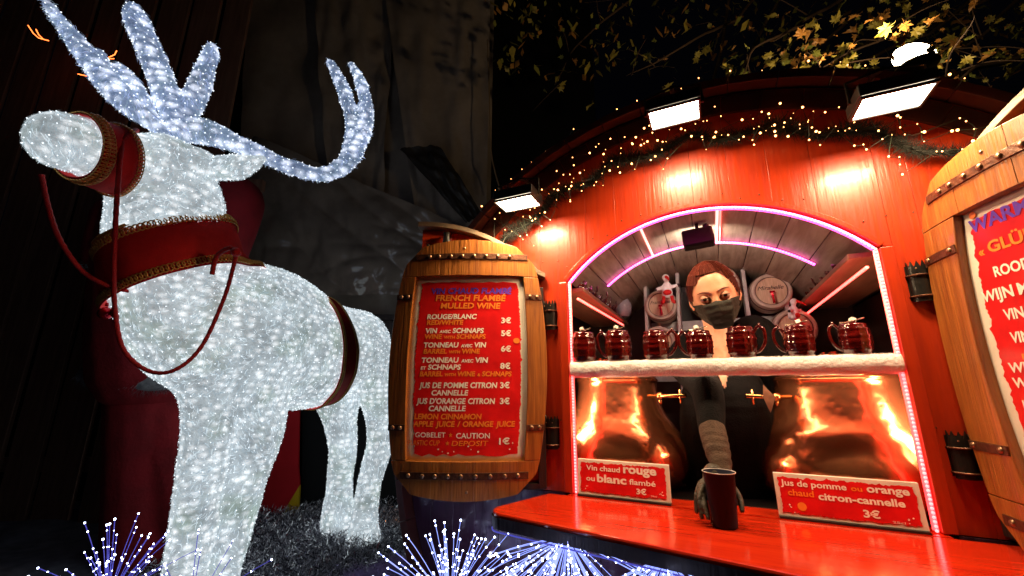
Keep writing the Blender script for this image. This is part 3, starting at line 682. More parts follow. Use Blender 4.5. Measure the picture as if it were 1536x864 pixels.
# ------------------------------------------------------------------ flood lamps over the stall
def flood(x,y,z,label,power,w_=.145,d_=.098,tilt=0,yaw=0):
    t=thing('flood_lamp',label,'flood lamp',AO+U*x+N*y+Vector((0,0,z)),ANG+yaw,'flood lamps on the stall front')
    mb=MB(); mb.box((0,0,.022),(w_+.016,d_+.016,.034)); mb.add([(-w_*.36,-d_*.3,.039),(w_*.36,-d_*.3,.039),(w_*.36,d_*.3,.039),(-w_*.36,d_*.3,.039),(-w_*.26,-d_*.2,.062),(w_*.26,-d_*.2,.062),(w_*.26,d_*.2,.062),(-w_*.26,d_*.2,.062)],[(0,1,5,4),(1,2,6,5),(2,3,7,6),(3,0,4,7),(4,5,6,7)])
    mb.build('housing',M['black'],t,bevel=.003)
    mb=MB(); mb.box((0,0,.001),(w_,d_,.004)); mb.build('glass',M['lamp_glass'],t)
    mb=MB(); e=.006
    for s_ in(-1,1): mb.box((0,s_*(d_/2+e/2),-.001),(w_+2*e,e,.008)); mb.box((s_*(w_/2+e/2),0,-.001),(e,d_,.008))
    mb.build('bezel',M['black'],t)
    mb=MB(); pts=[Vector((w_/2+.014,0,.02)),Vector((w_/2+.014,0,.085)),Vector((0,0,.105)),Vector((-w_/2-.014,0,.085)),Vector((-w_/2-.014,0,.02))]
    mb.tube(pts,.004,6); mb.tube([(0,0,.105),(0,.06,.13),(0,-y-.02,.14)],.007,8); mb.build('bracket_arm',M['black_iron'],t)
    ld=bpy.data.lights.new('flood_light','AREA'); ld.shape='RECTANGLE'; ld.size=w_*.94; ld.size_y=d_*.94; ld.energy=power; ld.color=(1,.66,.34)
    lo=bpy.data.objects.new('flood_light',ld); col.objects.link(lo); lo.parent=t; lo.location=(0,0,-.006)
    return t
PW=8.5
flood(-.133,-.180,2.155,'small flood lamp at far left, low over the left menu',PW)
flood(.452,-.235,2.325,'middle flood lamp, tilted, above the stall window',PW)
flood(.985,-.225,2.205,'large right flood lamp with dark hood, directly below the glowing globe',PW)
# glowing lamp above the right one, half behind leaves
gp=AO+U*.0
gl=thing('globe_lamp','dazzling round white lamp half hidden by leaves above the right flood lamp','lamp',P(1371,86,1.42))
mb=MB(); mb.smooth=True; mb.sphere((0,0,0),.062,20,12,(1.25,.9,.66),M=Matrix.Rotation(R(18),4,'Y')@Matrix.Identity(4)); mb.build('globe',M['globe'],gl)
mb=MB(); mb.lathe([(.05,-.03),(.07,-.04),(.072,-.048),(.03,-.06)],16); mb.build('collar',M['black'],gl)
mb=MB(); mb.tube([(0,0,-.05),(.0,.02,-.10),(-.01,.10,-.11)],.006,8); mb.build('stalk',M['black_iron'],gl)
ld=bpy.data.lights.new('globe_light','AREA'); ld.shape='DISK'; ld.size=.12; ld.energy=14; ld.color=(1,.72,.38)
lo=bpy.data.objects.new('globe_light',ld); col.objects.link(lo); lo.parent=gl; lo.location=(0,0,.055); lo.rotation_euler=(R(180),0,0)
# ------------------------------------------------------------------ garland and fairy lights
gar=thing('fir_garland','dark artificial fir garland hanging along the arched top of the stall','garland',AO,ANG)
GR,GZ=1.115,1.222
mb=MB(); gp=[]
for i in range(90):
    a=-.98+1.80*i/89; r=GR+.012*nz((i*.35,2,0))+.018*math.sin(i*.55); gp.append(Vector((SC+r*math.sin(a),-.030+.012*nz((i*.4,0,3)),GZ+r*math.cos(a))))
mb.tube(gp,.006,5); mb.build('wire',M['cable'],gar)
mb=MB()
for k in range(8500):
    i=random.random()*88; q=gp[int(i)].lerp(gp[int(i)+1],i%1); cl=.6+.8*max(0,nz((i*.22,7,1))+.3)
    d=Vector((random.gauss(0,1),random.gauss(0,.6),random.gauss(0,1))).normalized(); d.y=-abs(d.y)*.8
    L_=random.uniform(.03,.065)*cl; p=q+Vector((0,-.004,0)); sd=d.cross(Vector((0,1,.2))).normalized()*.0011
    mb.add([p-sd,p+sd,p+d*L_],[(0,1,2)])
tag(mb.build('needle',M['fir'],gar),kind='stuff')
fl=thing('fairy_lights','string of tiny warm white fairy lights wound through the fir garland','string lights',AO,ANG)
sb=MB(); sb.smooth=True; sb.sphere((0,0,0),1,8,6); bme=sb.mesh('bulb',M['bulb'])
pts=[];rad=[]
brk=[]
for st_ in range(3):
    brk.append(len(pts))
    for k in range(100):
        a=-.99+1.76*(k+random.random())/100
        if nz((k*.23,3,3+st_))<-.10 and random.random()<.7: continue
        r=GR+.012+(st_-1)*.036+.028*math.sin(a*9+st_*2)+random.gauss(.0,.030)
        if a<-.45: r+=random.uniform(-.06,.05)
        pts.append(Vector((SC+r*math.sin(a),-.045-random.random()*.03,GZ+r*math.cos(a))))
nb1=len(pts)
for k in range(52):      # along the top rim of the barrel
    a=-.75+1.7*(k+random.random())/52; r=RR+.045+random.uniform(-.01,.02); pts.append(Vector((SC+r*math.sin(a),-.05+random.random()*.05,RZ+r*math.cos(a))))
mb=MB(); [mb.tube(spline(pts[a:b],2),.0010,4,cap=False) for a,b in zip(brk,brk[1:]+[nb1])]; mb.tube(pts[nb1:],.0010,4,cap=False); mb.build('cable',M['cable'],fl)
for p in pts: inst(bme,'bulb',fl,p,(0,0,0),(random.choice((.0012,.0016,.002,.0026,.0036)),)*3)
# ------------------------------------------------------------------ big ruby mugs on the plush shelf
def mug_mesh(H=.088,Rm=.037,n=36):
    mb=MB(); mb.smooth=True; prof=[]
    K=22
    vs=[];fs=[]
    for i in range(K+1):
        t=i/K; z=H*t; r=Rm*(.80+.20*math.sin(math.pi*(t*.86+.07)))
        if .14<t<.22 or .78<t<.86: r+=.0030
        if abs(t-.40)<.03 or abs(t-.60)<.03: r+=.0022
        for j in range(n):
            a=2*math.pi*j/n; g_=.0014*math.cos(j*math.pi/2)*1.3
            if .16<t<.84: rr=r+g_
            else: rr=r
            vs.append((rr*math.cos(a),rr*math.sin(a),z))
    ri=Rm*.76
    for zz,r in((H-.001,ri),(H*.82,ri),(H*.815,.0005)):
        for j in range(n): a=2*math.pi*j/n; vs.append((r*math.cos(a),r*math.sin(a),zz))
    rows_=K+1+3
    for i in range(rows_-1):
        for j in range(n): j2=(j+1)%n; fs.append((i*n+j,i*n+j2,(i+1)*n+j2,(i+1)*n+j))
    fs.append(tuple(range(n))[::-1])
    mb.add(vs,fs); return mb.mesh('mug_body',M['ruby'])
def handle_mesh(H=.088,Rm=.037):
    mb=MB(); mb.smooth=True; mb.tube(spline([(Rm*.88,0,H*.80),(Rm*1.25,0,H*.98),(Rm*1.62,0,H*.86),(Rm*1.60,0,H*.50),(Rm*1.25,0,H*.24),(Rm*.9,0,H*.16)],5),[.0042]*26,8)
    mb.tube([(Rm*1.28,0,H*.97),(Rm*1.36,0,H*1.10)],[.005,.003],6)
    return mb.mesh('mug_handle',M['ruby'])
mug_me,hand_me=mug_mesh(),handle_mesh()
def sp_mesh():
    mb=MB(); mb.tube([(-.045,0,.006),(-.02,0,.002),(.0,0,.0),(.012,0,.001)],[.0016,.0018,.003,.0045],6); return mb.mesh('spoon',M['steel'])
spoon_me=sp_mesh()
sg=MB(); sg.box((0,0,0),(.013,.013,.011)); sugar_me=sg.mesh('sugar_cube',M['sugar'])
mugs=[(876,180,'darkest mug at the left end of the plush shelf, sugar cube on top',1,1.17),(928,180,'second ruby mug from the left jamb, a spoon and sugar cube across it',1,1.16),(985,0,'ruby barrel mug with handle turned right, in front of the framboise cask',0,1.08),
 (1052,190,'ruby barrel mug with spoon and sugar directly below the face mask, left one',1,1.0),(1115,0,'ruby barrel mug with handle turned right below the face mask',0,1.06),(1203,180,'ruby barrel mug with sugar cube, second from the right jamb',1,1.0),(1288,185,'largest bright red barrel mug, nearest the right jamb, tilted sugar cube',1,.97)]
for k,(px,rz,lab,sug,sc) in enumerate(mugs):
    p=L(px,538,.030); x=p.x
    t=thing('barrel_mug',lab,'mug',AO+U*x+N*.030+Vector((0,0,1.5545)),ANG+R(rz)+R(random.uniform(-12,12)),'ruby barrel mugs on the plush shelf')
    sc*=1.08; b=inst(mug_me,'mug_body',t,sc=(sc,)*3); h=inst(hand_me,'handle',t,sc=(sc,)*3)
    if sug:
        inst(spoon_me,'spoon',t,(.018,0,.092*sc),(0,R(8),R(random.uniform(-15,15))),(1.1,)*3); inst(sugar_me,'sugar_cube',t,(.005 if k<5 else -.006,-.006,.101*sc),(R(15),R(-18),R(random.uniform(0,90))))
# small mugs on side shelves
for side,(x,z0) in enumerate(((-.005,1.855),(.962,1.875))):
    n=8 if side==0 else 6
    for k in range(n):
        y=.16+k*.098 if side==0 else .34+k*.10
        labs=(['purple-lit small mug on the left side shelf, %s'%w_ for w_ in ('closest to the window arch','second from the window arch','third from the window arch','fourth from the window arch','fifth from the window arch','sixth, before the plastic bag','seventh, beside the plastic bag','deepest, behind the plastic bag')] if side==0 else
              ['purple-lit small mug on the right side shelf, %s'%w_ for w_ in ('closest to the window','second from the window','third from the window','fourth from the window','fifth from the window','deepest, by the cask rack')])
        t=thing('small_mug',labs[k],'mug',AO+U*x+N*y+Vector((0,0,z0)),ANG+R(random.uniform(0,360)),'small mugs on the side shelves')
        inst(mug_me,'mug_body',t,sc=(.95,.95,.85 if side else .92)); inst(hand_me,'handle',t,sc=(.95,.95,.9))
# clear bag with mugs at the end of left shelf
mb=MB(); mb.smooth=True; vs=[];fs=[]
for i in range(9):
    for j in range(16):
        a=2*math.pi*j/16; t_=i/8; r=.052*(math.sin(math.pi*min(1,t_*.75+.2)))+.012*nz((math.cos(a)*2,math.sin(a)*2,t_*4)); vs.append((r*math.cos(a),r*math.sin(a),t_*.13))
for i in range(8):
    for j in range(16): fs.append((i*16+j,i*16+(j+1)%16,(i+1)*16+(j+1)%16,(i+1)*16+j))
M['bag']=mat('bag_film',(.75,.72,.8),(.5,.48,.55),sc=20,rough=.2,trans=.5,bump=.4,bsc=50)
mb.add(vs,fs); o=mb.build('plastic_bag',M['bag'],None,loc=AO+U*.055+N*.86+Vector((0,0,1.856))); tag(o,'crumpled clear plastic bag at the inner end of the left side shelf','bag')
for px_,lb_ in ((905,'small golden spice packet behind the leftmost mugs'),(1168,'small golden spice packet behind the middle mugs, right of the server'),(1243,'small golden spice packet between the two rightmost mugs')):
    c_=L(px_,530,.62); mb=MB(); mb.smooth=True
    for k in range(7): mb.sphere((random.uniform(-.03,.03),random.uniform(-.02,.02),.012+random.uniform(0,.012)),random.uniform(.012,.018),8,6,(1.2,1,.8))
    o=mb.build('spice_packet',M['brass'],None,loc=AO+U*c_.x+N*.62+Vector((0,0,1.577))); tag(o,lb_,'packet','spice packets on the rear ledge')
# ------------------------------------------------------------------ casks in their rack
rk=thing('cask_rack','pale painted upright rack holding the small casks behind the server','rack',AO,ANG)
def upr(x,z0,z1,lean=0,w_=.016):
    mb=MB(); mb.add([(x-w_,.86,z0),(x+w_,.86,z0),(x+w_+lean,.86,z1-.02),(x+lean,.86,z1),(x-w_*1.2+lean,.86,z1-.012),(x-w_,.97,z0),(x+w_,.97,z0),(x+w_+lean,.97,z1-.02),(x+lean,.97,z1),(x-w_*1.2+lean,.97,z1-.012)],
      [(4,3,2,1,0),(5,6,7,8,9),(0,1,6,5),(1,2,7,6),(2,3,8,7),(3,4,9,8),(4,0,5,9)]); mb.build('upright',M['rack'],rk,bevel=.002)
for px,pt in ((966,395),(1014,385),(1128,398),(1180,405)):
    b=L(px+2,520,.86); tpt=L(px,pt,.86); upr(b.x,1.30,tpt.z,tpt.x-b.x if px<1100 else .03 if px>1150 else 0,.008)
for z in (1.52,1.80): 
    mb=MB(); mb.box((.55,.985,z),(.72,.02,.05)); mb.build('cross_rail',M['rack'],rk)
mb=MB(); mb.box((.86,.90,1.66),(.10,.06,.02),rot=(0,R(38),0)); mb.build('brace',M['rack'],rk)
def cask(px,py,r,lab,text,sc=1):
    c=L(px,py,.84); t=thing('small_cask',lab,'cask',AO+U*c.x+N*.84+Vector((0,0,c.z)),ANG,'small schnapps casks in the rack')
    T=Matrix.Rotation(R(-90),4,'X')@Matrix.Identity(4)      # z -> +y
    mb=MB(); mb.smooth=True; mb.lathe([(r*.80,.018),(r*.80,.0),(r*.98,.0),(r*1.0,.004),(r*1.06,.03),(r*1.14,.09),(r*1.06,.15),(r,.18),(r*.8,.18)],36,T,cap=False); b=mb.build('cask_body',M['cask_ring'],t)
    mb=MB(); mb.lathe([(.0005,.006),(r*.80,.006),(r*.80,.02)],36,T,cap=False); mb.build('cask_head',M['cask_head'],t)
    mb=MB(); arc_slab(mb,r*.775,r*.80,-.002,.006,0,2*math.pi-.001,36,0,0); mb.build('croze_ring',M['iron'],t)
    for yy in (.028,):
        mb=MB(); arc_slab(mb,r*1.065,r*1.085,yy,yy+.016,0,2*math.pi-.001,36,0,0); mb.build('hoop',M['iron'],t)
    if text: lettering(t,text,-r*.66,r*.62,r*.08,r*.24,.004,M['t_dark'],shear=.35,bold=0)
    mb=MB(); mb.tube([(0,.005,-r*.34),(0,-.03,-r*.34)],.006,8); mb.tube([(0,-.022,-r*.34),(.004,-.022,-r*.75)],[.005,.007],8); mb.box((0,-.022,-r*.12),(.022,.006,.010)); mb.tube([(0,-.022,-r*.3),(0,-.022,-r*.14)],.003,6); mb.build('tap',M['bauble'],t)
    mb=MB(); mb.lathe([(.009,0),(.010,.012),(.007,.02)],10,Matrix.Translation((0,.09,r*1.12))); mb.build('bung',M['cask_head'],t)
cask(991,457,.082,'small cask marked Framboise under the white stork toy','Framboise')
cask(1157,436,.088,'small cask marked Mirabelle right of the server','Mirabelle')
cask(1072,428,.115,'large pale cask hidden behind the head of the server','')
cask(988,512,.082,'small cask below the framboise one, behind the mugs','')
cask(1193,492,.090,'dim cask under the right shelf beside the red toy','')
cask(1240,470,.07,'dark cask deepest under the right shelf','') if False else None
# stork toys
def toy(p,lab,sc,rz,white=True):
    t=thing('plush_toy',lab,'toy',AO+U*p.x+N*p.y+Vector((0,0,p.z)),ANG+rz)
    me=blob([[((0,0,0),.026),((0,-.004,.035),.022)],[((0,-.004,.035),.012),((.0,-.010,.060),.011),((-.002,-.014,.078),.018)],[((-.02,-.006,.03),.010),((-.048,-.012,.022),.008)],[((.02,-.006,.03),.010),((.050,-.012,.034),.008)]],.003,4,'toy_body')
    me.materials.append(M['fur_white']); o=inst(me,'toy_body',t,sc=(sc,)*3)
    mb=MB(); mb.tube([(0,-.028,.078),(.006,-.050,.066),(.012,-.068,.048)],[.008,.006,.001],8); mb.build('beak',M['velvet'],t).scale=(sc,)*3
    mb=MB(); mb.smooth=True
    mb.sphere((.0,-.022,.0),.016,8,6,(1.3,.7,.9)); mb.tube([(-.018,-.02,-.02),(-.022,-.028,-.05),(-.030,-.034,-.052)],[.008,.008,.010],8); mb.tube([(.018,-.02,-.02),(.022,-.028,-.05),(.030,-.034,-.052)],[.008,.008,.010],8); mb.build('red_legs',M['velvet'],t).scale=(sc,)*3
    mb=MB(); mb.sphere((.054,-.012,.036),.009,8,5); mb.sphere((-.052,-.012,.021),.008,8,5); mb.build('black_wing_tip',M['black'],t).scale=(sc,)*3
toy(L(1001,440,.74),'white plush stork with a red beak sitting on the framboise cask',1.05,.1)
toy(L(1190,474,.74),'small red and white plush toy lying under the right side shelf',.85,.9)
# black lamp box under the vault
t=thing('ceiling_projector','black projector box hanging under the vault above the server','projector',AO+U*L(1047,358,.16).x+N*.16+Vector((0,0,L(1047,358,.16).z)),ANG)
mb=MB(); mb.box((0,0,0),(.112,.05,.074),rot=(R(-8),R(-4),0)); mb.build('case',M['black'],t,bevel=.008)
mb=MB(); mb.box((0,.01,.048),(.012,.012,.04)); mb.lathe([(.01,0),(.012,.012),(.006,.018)],10,Matrix.Translation((.032,-.012,.034))); mb.build('mount',M['black_iron'],t)
mb=MB(); mb.box((0,.030,-.004),(.095,.004,.055),rot=(R(-8),R(-4),0)); mb.build('lens_pane',M['lamp_glass2'],t)
ld=bpy.data.lights.new('projector_light','AREA'); ld.shape='RECTANGLE'; ld.size=.09; ld.size_y=.05; ld.energy=2.3; ld.color=(1,.84,.68)
lo=bpy.data.objects.new('projector_light',ld); col.objects.link(lo); lo.parent=t; lo.location=(0,.036,-.004); lo.rotation_euler=(R(100),0,0)
# ------------------------------------------------------------------ copper kettles
for x_,yw,lb in ((-.055,R(-62),'added unseen warm fill light behind the left jamb brightening the left kettle'),(1.035,R(62),'added unseen warm fill light behind the right jamb brightening the right kettle')):  # unseen warm lamps added to brighten the kettles
    t=thing('jamb_fill_light',lb,'lamp',AO+U*x_+N*.075+Vector((0,0,1.38)),ANG+yw,'added fill lights behind the jambs')
    mb=MB(); mb.box((0,-.012,0),(.05,.018,.15)); mb.build('housing',M['black'],t,bevel=.002)
    mb=MB(); mb.box((0,-.001,0),(.042,.003,.14)); mb.build('diffuser',M['under_led'],t)
    ld=bpy.data.lights.new('jamb_fill_glow','AREA'); ld.shape='RECTANGLE'; ld.size=.04; ld.size_y=.13; ld.energy=1.3; ld.color=(1,.58,.32)
    lo=bpy.data.objects.new('jamb_fill_glow',ld); col.objects.link(lo); lo.parent=t; lo.location=(0,.004,0); lo.rotation_euler=(R(90),0,0)
def kettle(cx,cy,R0,lab,side,nk=.62):
    t=thing('copper_kettle',lab,'kettle',AO+U*cx+N*cy+Vector((0,0,CT-.004)),ANG,'hammered copper kettles behind the counter')
    prof=[(R0*.80,.0),(R0*.90,.015),(R0*.985,.05),(R0,.095),(R0*.985,.135),(R0*.91,.18),(R0*(nk+.20),.222),(R0*(nk+.10),.262),(R0*(nk+.045),.30),(R0*(nk+.01),.34),(R0*nk,.38),(R0*(nk+.03),.395)]
    sp=spline([(r,z,0) for r,z in prof],3)
    mb=MB(); mb.smooth=True; mb.lathe([(q.x,q.y) for q in sp],64); mb.build('kettle_body',M['copper'],t)
    mb=MB(); mb.smooth=True; mb.lathe([(R0*(nk+.03),.396),(R0*.5,.43),(R0*.2,.455),(.001,.46)],48); mb.build('lid',M['copper'],t)
    fx=side*R0*.60
    mb=MB(); mb.smooth=True
    mb.tube([(fx*.9,-R0*.45,.335),(fx+side*.05,-R0*.62,.335),(fx+side*.12,-R0*.72,.338)],.0075,10); mb.sphere((fx+side*.028,-R0*.55,.335),.015,12,8); mb.tube([(fx+side*.028,-R0*.55,.33),(fx+side*.028,-R0*.55,.305)],.006,8); mb.tube([(fx+side*.10,-R0*.70,.36),(fx+side*.10,-R0*.70,.31)],.004,8)
    mb.build('tap',M['brass'],t)
    if side<0:
        mb=MB(); mb.add([(-.045-R0*.6-.02,-R0*.72,.375),(-R0*.6-.035,-R0*.73,.335),(-R0*.6-.055,-R0*.74,.285),(-R0*.6-.07,-R0*.73,.335)],[(0,1,2,3)]); mb.add([(-.045-R0*.6-.02,-R0*.72+.004,.375),(-R0*.6-.035,-R0*.73+.004,.335),(-R0*.6-.055,-R0*.74+.004,.285),(-R0*.6-.07,-R0*.73+.004,.335)],[(3,2,1,0)]); mb.build('tap_lever',M['shelf'],t)
kettle(.105,.31,.270,'left hammered copper kettle behind the vin chaud price board',1,.60)
kettle(.868,.32,.290,'right hammered copper kettle behind the apple juice price board',-1,.655)
# ------------------------------------------------------------------ the server
def SW(x,y,z): return AO+U*x+N*y+Vector((0,0,z))
PB=Vector((.50,.30,.30))
pers=thing('person','masked server with auburn hair in black leaning over the counter holding a cup','person',SW(*PB),ANG)
def q(x,y,z): return Vector((x,y,z))-PB
wr=L(1086,716,-.115); el=L(1067,640,.005); sh=L(1058,575,.12)
wrist=q(wr.x,-.115,wr.z); elbow=q(el.x,.005,el.z); shd=q(.415,.20,1.50)
def hand_chains(e=0):
    palm=[(wrist,.020+e),(q(.452,-.118,1.225),.025+e),(q(.448,-.126,1.198),.026+e)]
    pl2=[(wrist,.017+e),(q(.468,-.118,1.215),.022+e),(q(.470,-.124,1.190),.021+e)]
    F=[palm,pl2,
       [(q(.440,-.125,1.205),.012+e),(q(.419,-.140,1.195),.0100+e),(q(.405,-.160,1.165),.0085+e),(q(.402,-.172,1.128),.0072+e)],
       [(q(.442,-.128,1.198),.012+e),(q(.424,-.152,1.190),.0100+e),(q(.413,-.182,1.162),.0088+e),(q(.415,-.196,1.122),.0074+e)],
       [(q(.446,-.128,1.190),.011+e),(q(.428,-.155,1.178),.0095+e),(q(.424,-.190,1.152),.0082+e),(q(.431,-.207,1.124),.0070+e)],
       [(q(.452,-.126,1.182),.010+e),(q(.436,-.140,1.160),.0085+e),(q(.430,-.160,1.138),.0075+e),(q(.434,-.172,1.116),.0064+e)],
       [(q(.474,-.122,1.205),.013+e),(q(.500,-.135,1.190),.0105+e),(q(.513,-.158,1.168),.009+e),(q(.514,-.178,1.145),.0078+e)]]
    return F
torso=[[(q(.50,.34,.95),.14),(q(.50,.34,1.15),.145),(q(.51,.30,1.36),.15),(q(.51,.25,1.52),.095),(q(.512,.225,1.60),.050),(q(.515,.185,1.67),.048),(q(.517,.155,1.74),.055)],
       [(q(.51,.27,1.50),.09),(q(.435,.28,1.63),.046),(q(.385,.25,1.56),.056),(q(sh.x,.10,sh.z-.02),.044),(elbow,.031),((elbow+wrist)*.5,.026),(wrist,.019)],
       [(q(.51,.28,1.50),.09),(q(.595,.29,1.645),.048),(q(.665,.30,1.635),.052),(q(.73,.40,1.30),.045),(q(.71,.46,1.12),.036),(q(.66,.36,1.10),.03)]]
bm_=blob(torso+hand_chains(-.0035),.006,4,'body'); bm_.materials.append(M['skin']); body=inst(bm_,'body',pers)
# jumper: follows the torso with a v neck, cut from its own thicker skin
tj=[[(p,r+.014) for p,r in torso[0][:4]]+[(q(.512,.225,1.60),.074),(q(.514,.215,1.635),.068)],[(p,r+.010) for p,r in torso[1][:5]],[(p,r+.015) for p,r in torso[2]]]
jm=blob(tj,.0045,8,'jumper')
bm2=bmesh.new(); bm2.from_mesh(jm)
cut=[]
for f in bm2.faces:
    c=f.calc_center_median()+PB
    # v neck opening at the front, above the breast bone
    if c.y<.23 and c.z>1.46 and abs(c.x-.514)<(c.z-1.45)*.27: cut.append(f)
    elif c.z>1.660 and (c.x-.514)**2+(c.y-.215)**2<.0068: cut.append(f)
bmesh.ops.delete(bm2,geom=cut,context='FACES'); bm2.to_mesh(jm); bm2.free(); jm.materials.append(M['cloth']); inst(jm,'jumper',pers)
sm_=blob([[(elbow+Vector((0,.002,.004)),.038),(elbow.lerp(wrist,.12),.040),((elbow+wrist)*.5,.036),(elbow.lerp(wrist,.8),.029),(elbow.lerp(wrist,.97),.026)]],.004,3,'forearm_sleeve')
for v in sm_.vertices:
    t_=(v.co-elbow).dot((wrist-elbow).normalized()); v.co+= (v.co-(elbow+(wrist-elbow).normalized()*t_)).normalized()*(.0015*math.sin(t_*190+5*nz(v.co,12))*max(0.15,min(1,t_/.1-.1)))
sm_.materials.append(M['sleeve']); inst(sm_,'forearm_sleeve',pers)
gm=blob(hand_chains(-.0013),.0024,2,'glove'); gm.materials.append(M['glove']); inst(gm,'glove',pers)
# head
HS=1.13
HM=Matrix.Translation(q(.514,.125,1.790))@Matrix.Rotation(R(-2),4,'Z')@Matrix.Rotation(R(-9),4,'Y')@Matrix.Rotation(R(20),4,'X')@Matrix.Diagonal((HS*.96,HS*1.0,HS*.99,1))
def g3(p,c,s): d=[(p[i]-c[i])/s[i] for i in range(3)]; return math.exp(-(d[0]**2+d[1]**2+d[2]**2))
bmh=bmesh.new(); bmesh.ops.create_icosphere(bmh,subdivisions=5,radius=1)
for v in bmh.verts:
    d=v.co.copy()
    x,y,z=d.x*.073,d.y*.092,d.z*.112
    if z<0: k=1-.38*(-z/.112)**1.5; x*=k; y=y*(1-.10*(-z/.112)) - .010*(-z/.112)*(1 if y<0 else -.3)
    if y<0: y*=.93
    if z>.06: z=.06+(z-.06)*.88
    p=(x,y,z); f=1 if y<0 else 0
    for sgx in(-1,1):
        y+=f*.011*g3(p,(sgx*.030,-.083,.004),(.018,.05,.012)); y-=f*.0045*g3(p,(sgx*.030,-.083,.024),(.024,.05,.008))
        y-=f*.006*g3(p,(sgx*.040,-.075,-.028),(.020,.05,.018)); x-=f*0
    y-=f*.020*g3(p,(0,-.09,-.024),(.010,.06,.014)); y-=f*.009*g3(p,(0,-.09,-.004),(.008,.06,.016)); y-=f*.007*g3(p,(0,-.08,-.095),(.022,.06,.018)); y-=f*.006*g3(p,(0,-.085,-.058),(.022,.06,.010))
    v.co=(x,y,z)
headverts=[v.co.copy() for v in bmh.verts]; hfaces=[[v.index for v in f.verts] for f in bmh.faces]
hme=bpy.data.meshes.new('head'); 
hbvh=BVHTree.FromPolygons([tuple(v) for v in headverts],hfaces)
bmh.free()
hb=MB(); hb.smooth=True; hb.add(headverts,hfaces)
for sgx in(-1,1):
    hb.sphere((sgx*.073,.006,-.012),.020,12,8,(.32,.75,1.25)); hb.sphere((sgx*.077,.002,-.012),.012,10,6,(.4,.7,1.2))
ho=hb.build('head',M['skin'],body); ho.matrix_local=HM
for sgx in(-1,1):
    mb=MB(); mb.smooth=True; c=Vector((sgx*.0305,-.0735,.004)); mb.sphere(c,.0130,16,10); mb.cur=1
    dn=Vector((sgx*-.02,-1,.13)).normalized()
    T=Matrix.Translation(c+dn*.0105)@dn.to_track_quat('Z','Y').to_matrix().to_4x4(); mb.lathe([(.0064,-.001),(.0062,.0020),(.003,.0030),(.0004,.0033)],14,T); mb.build('eye',[M['eye_white'],M['iris']],ho)
    # lids
    mb=MB(); mb.smooth=True
    for up in(1,-1):
        vs=[];fs=[]
        for i in range(11):
            az=-1.15+2.3*i/10
            for j in range(5):
                e0=(.40 if up>0 else -.17)*math.cos(az*1.15); e1=1.25*up; e=e0+(e1-e0)*j/4
                vs.append(c+Vector((math.sin(az)*math.cos(e),-math.cos(az)*math.cos(e),math.sin(e)))*.0145)
        for i in range(10):
            for j in range(4): a=i*5+j; fs.append((a,a+1,a+6,a+5))
        mb.add(vs,fs)
    mb.build('eyelid',M['eyelid'],ho)
    mb=MB(); mb.tube([c+Vector((math.sin(az),-math.cos(az),math.sin(.40*math.cos(az*1.15))))*.0150 for az in [-1.1+2.2*i/10 for i in range(11)]],.0008,5); mb.build('eyelash',M['iris'],ho)
    mb=MB(); pts=[]
    for i in range(9):
        t_=i/8; x=sgx*(.012+.036*t_); z=.0235+.006*math.sin(t_*2.4)-.004*t_; h=hbvh.ray_cast(Vector((x,-.2,z)),Vector((0,1,0)))[0]; pts.append((h or Vector((x,-.085,z)))+Vector((0,-.0006,0)))
    mb.tube(pts,[.0016,.0024,.0026,.0026,.0024,.002,.0016,.0012,.0006],6); mb.build('eyebrow',M['lip'],ho)
# face mask: projected round the nose and chin, pleated
mb=MB(); mb.smooth=True; nu,nv=28,16; F=[];B=[]
for j in range(nv+1):
    tv=j/nv
    for i in range(nu+1):
        tu=-1+2*i/nu; az=tu*1.12
        z=(-.008-.006*tu*tu) + ( (-.093+.030*tu*tu)-(-.008))*tv + (.006*(1-min(1,abs(tu)*5)) if j==0 else .004*(1-min(1,abs(tu)*5))*(1-tv))
        o_=Vector((0,.0,z*.9)); d=Vector((math.sin(az),-math.cos(az),0)); h=hbvh.ray_cast(o_+d*.3,-d)[0]
        if h is None: h=o_+d*.075
        # bridge the hollow beside the nose
        if abs(tu)<.45: yy=min(h.y,-.083-.016*(1-abs(tu)/.45)*math.exp(-((z+.025)/.03)**2)-.010*math.exp(-((z+.06)/.05)**2)); h=Vector((h.x,yy,h.z))
        ple=.0016*math.sin(tv*math.pi*7)*(1-abs(tu)*.3)
        pnt=Vector((h.x,h.y,z))+d*(.0045+ple+.0012*nz((tu*6,tv*6,0)))
        F.append(pnt); B.append(pnt-d*.002)
W1=nu+1;n_=len(F);fs=[]
for j in range(nv):
    for i in range(nu): a=j*W1+i; fs.append((a,a+W1,a+W1+1,a+1)); fs.append((n_+a,n_+a+1,n_+a+W1+1,n_+a+W1))
mb.add(F+B,fs); mk=mb.build('face_mask',M['mask'],pers); mk.matrix_local=HM
for sgx,ii in((-1,0),(1,nu)):
    mb=MB(); a=F[1*W1+ii]; b_=F[(nv-2)*W1+ii]; mb.tube(spline([a,Vector((sgx*.080,-.010,.006)),Vector((sgx*.082,.014,-.008)),Vector((sgx*.079,-.002,-.032)),b_],5),.0012,5); mb.build('ear_loop',M['mask'],mk)
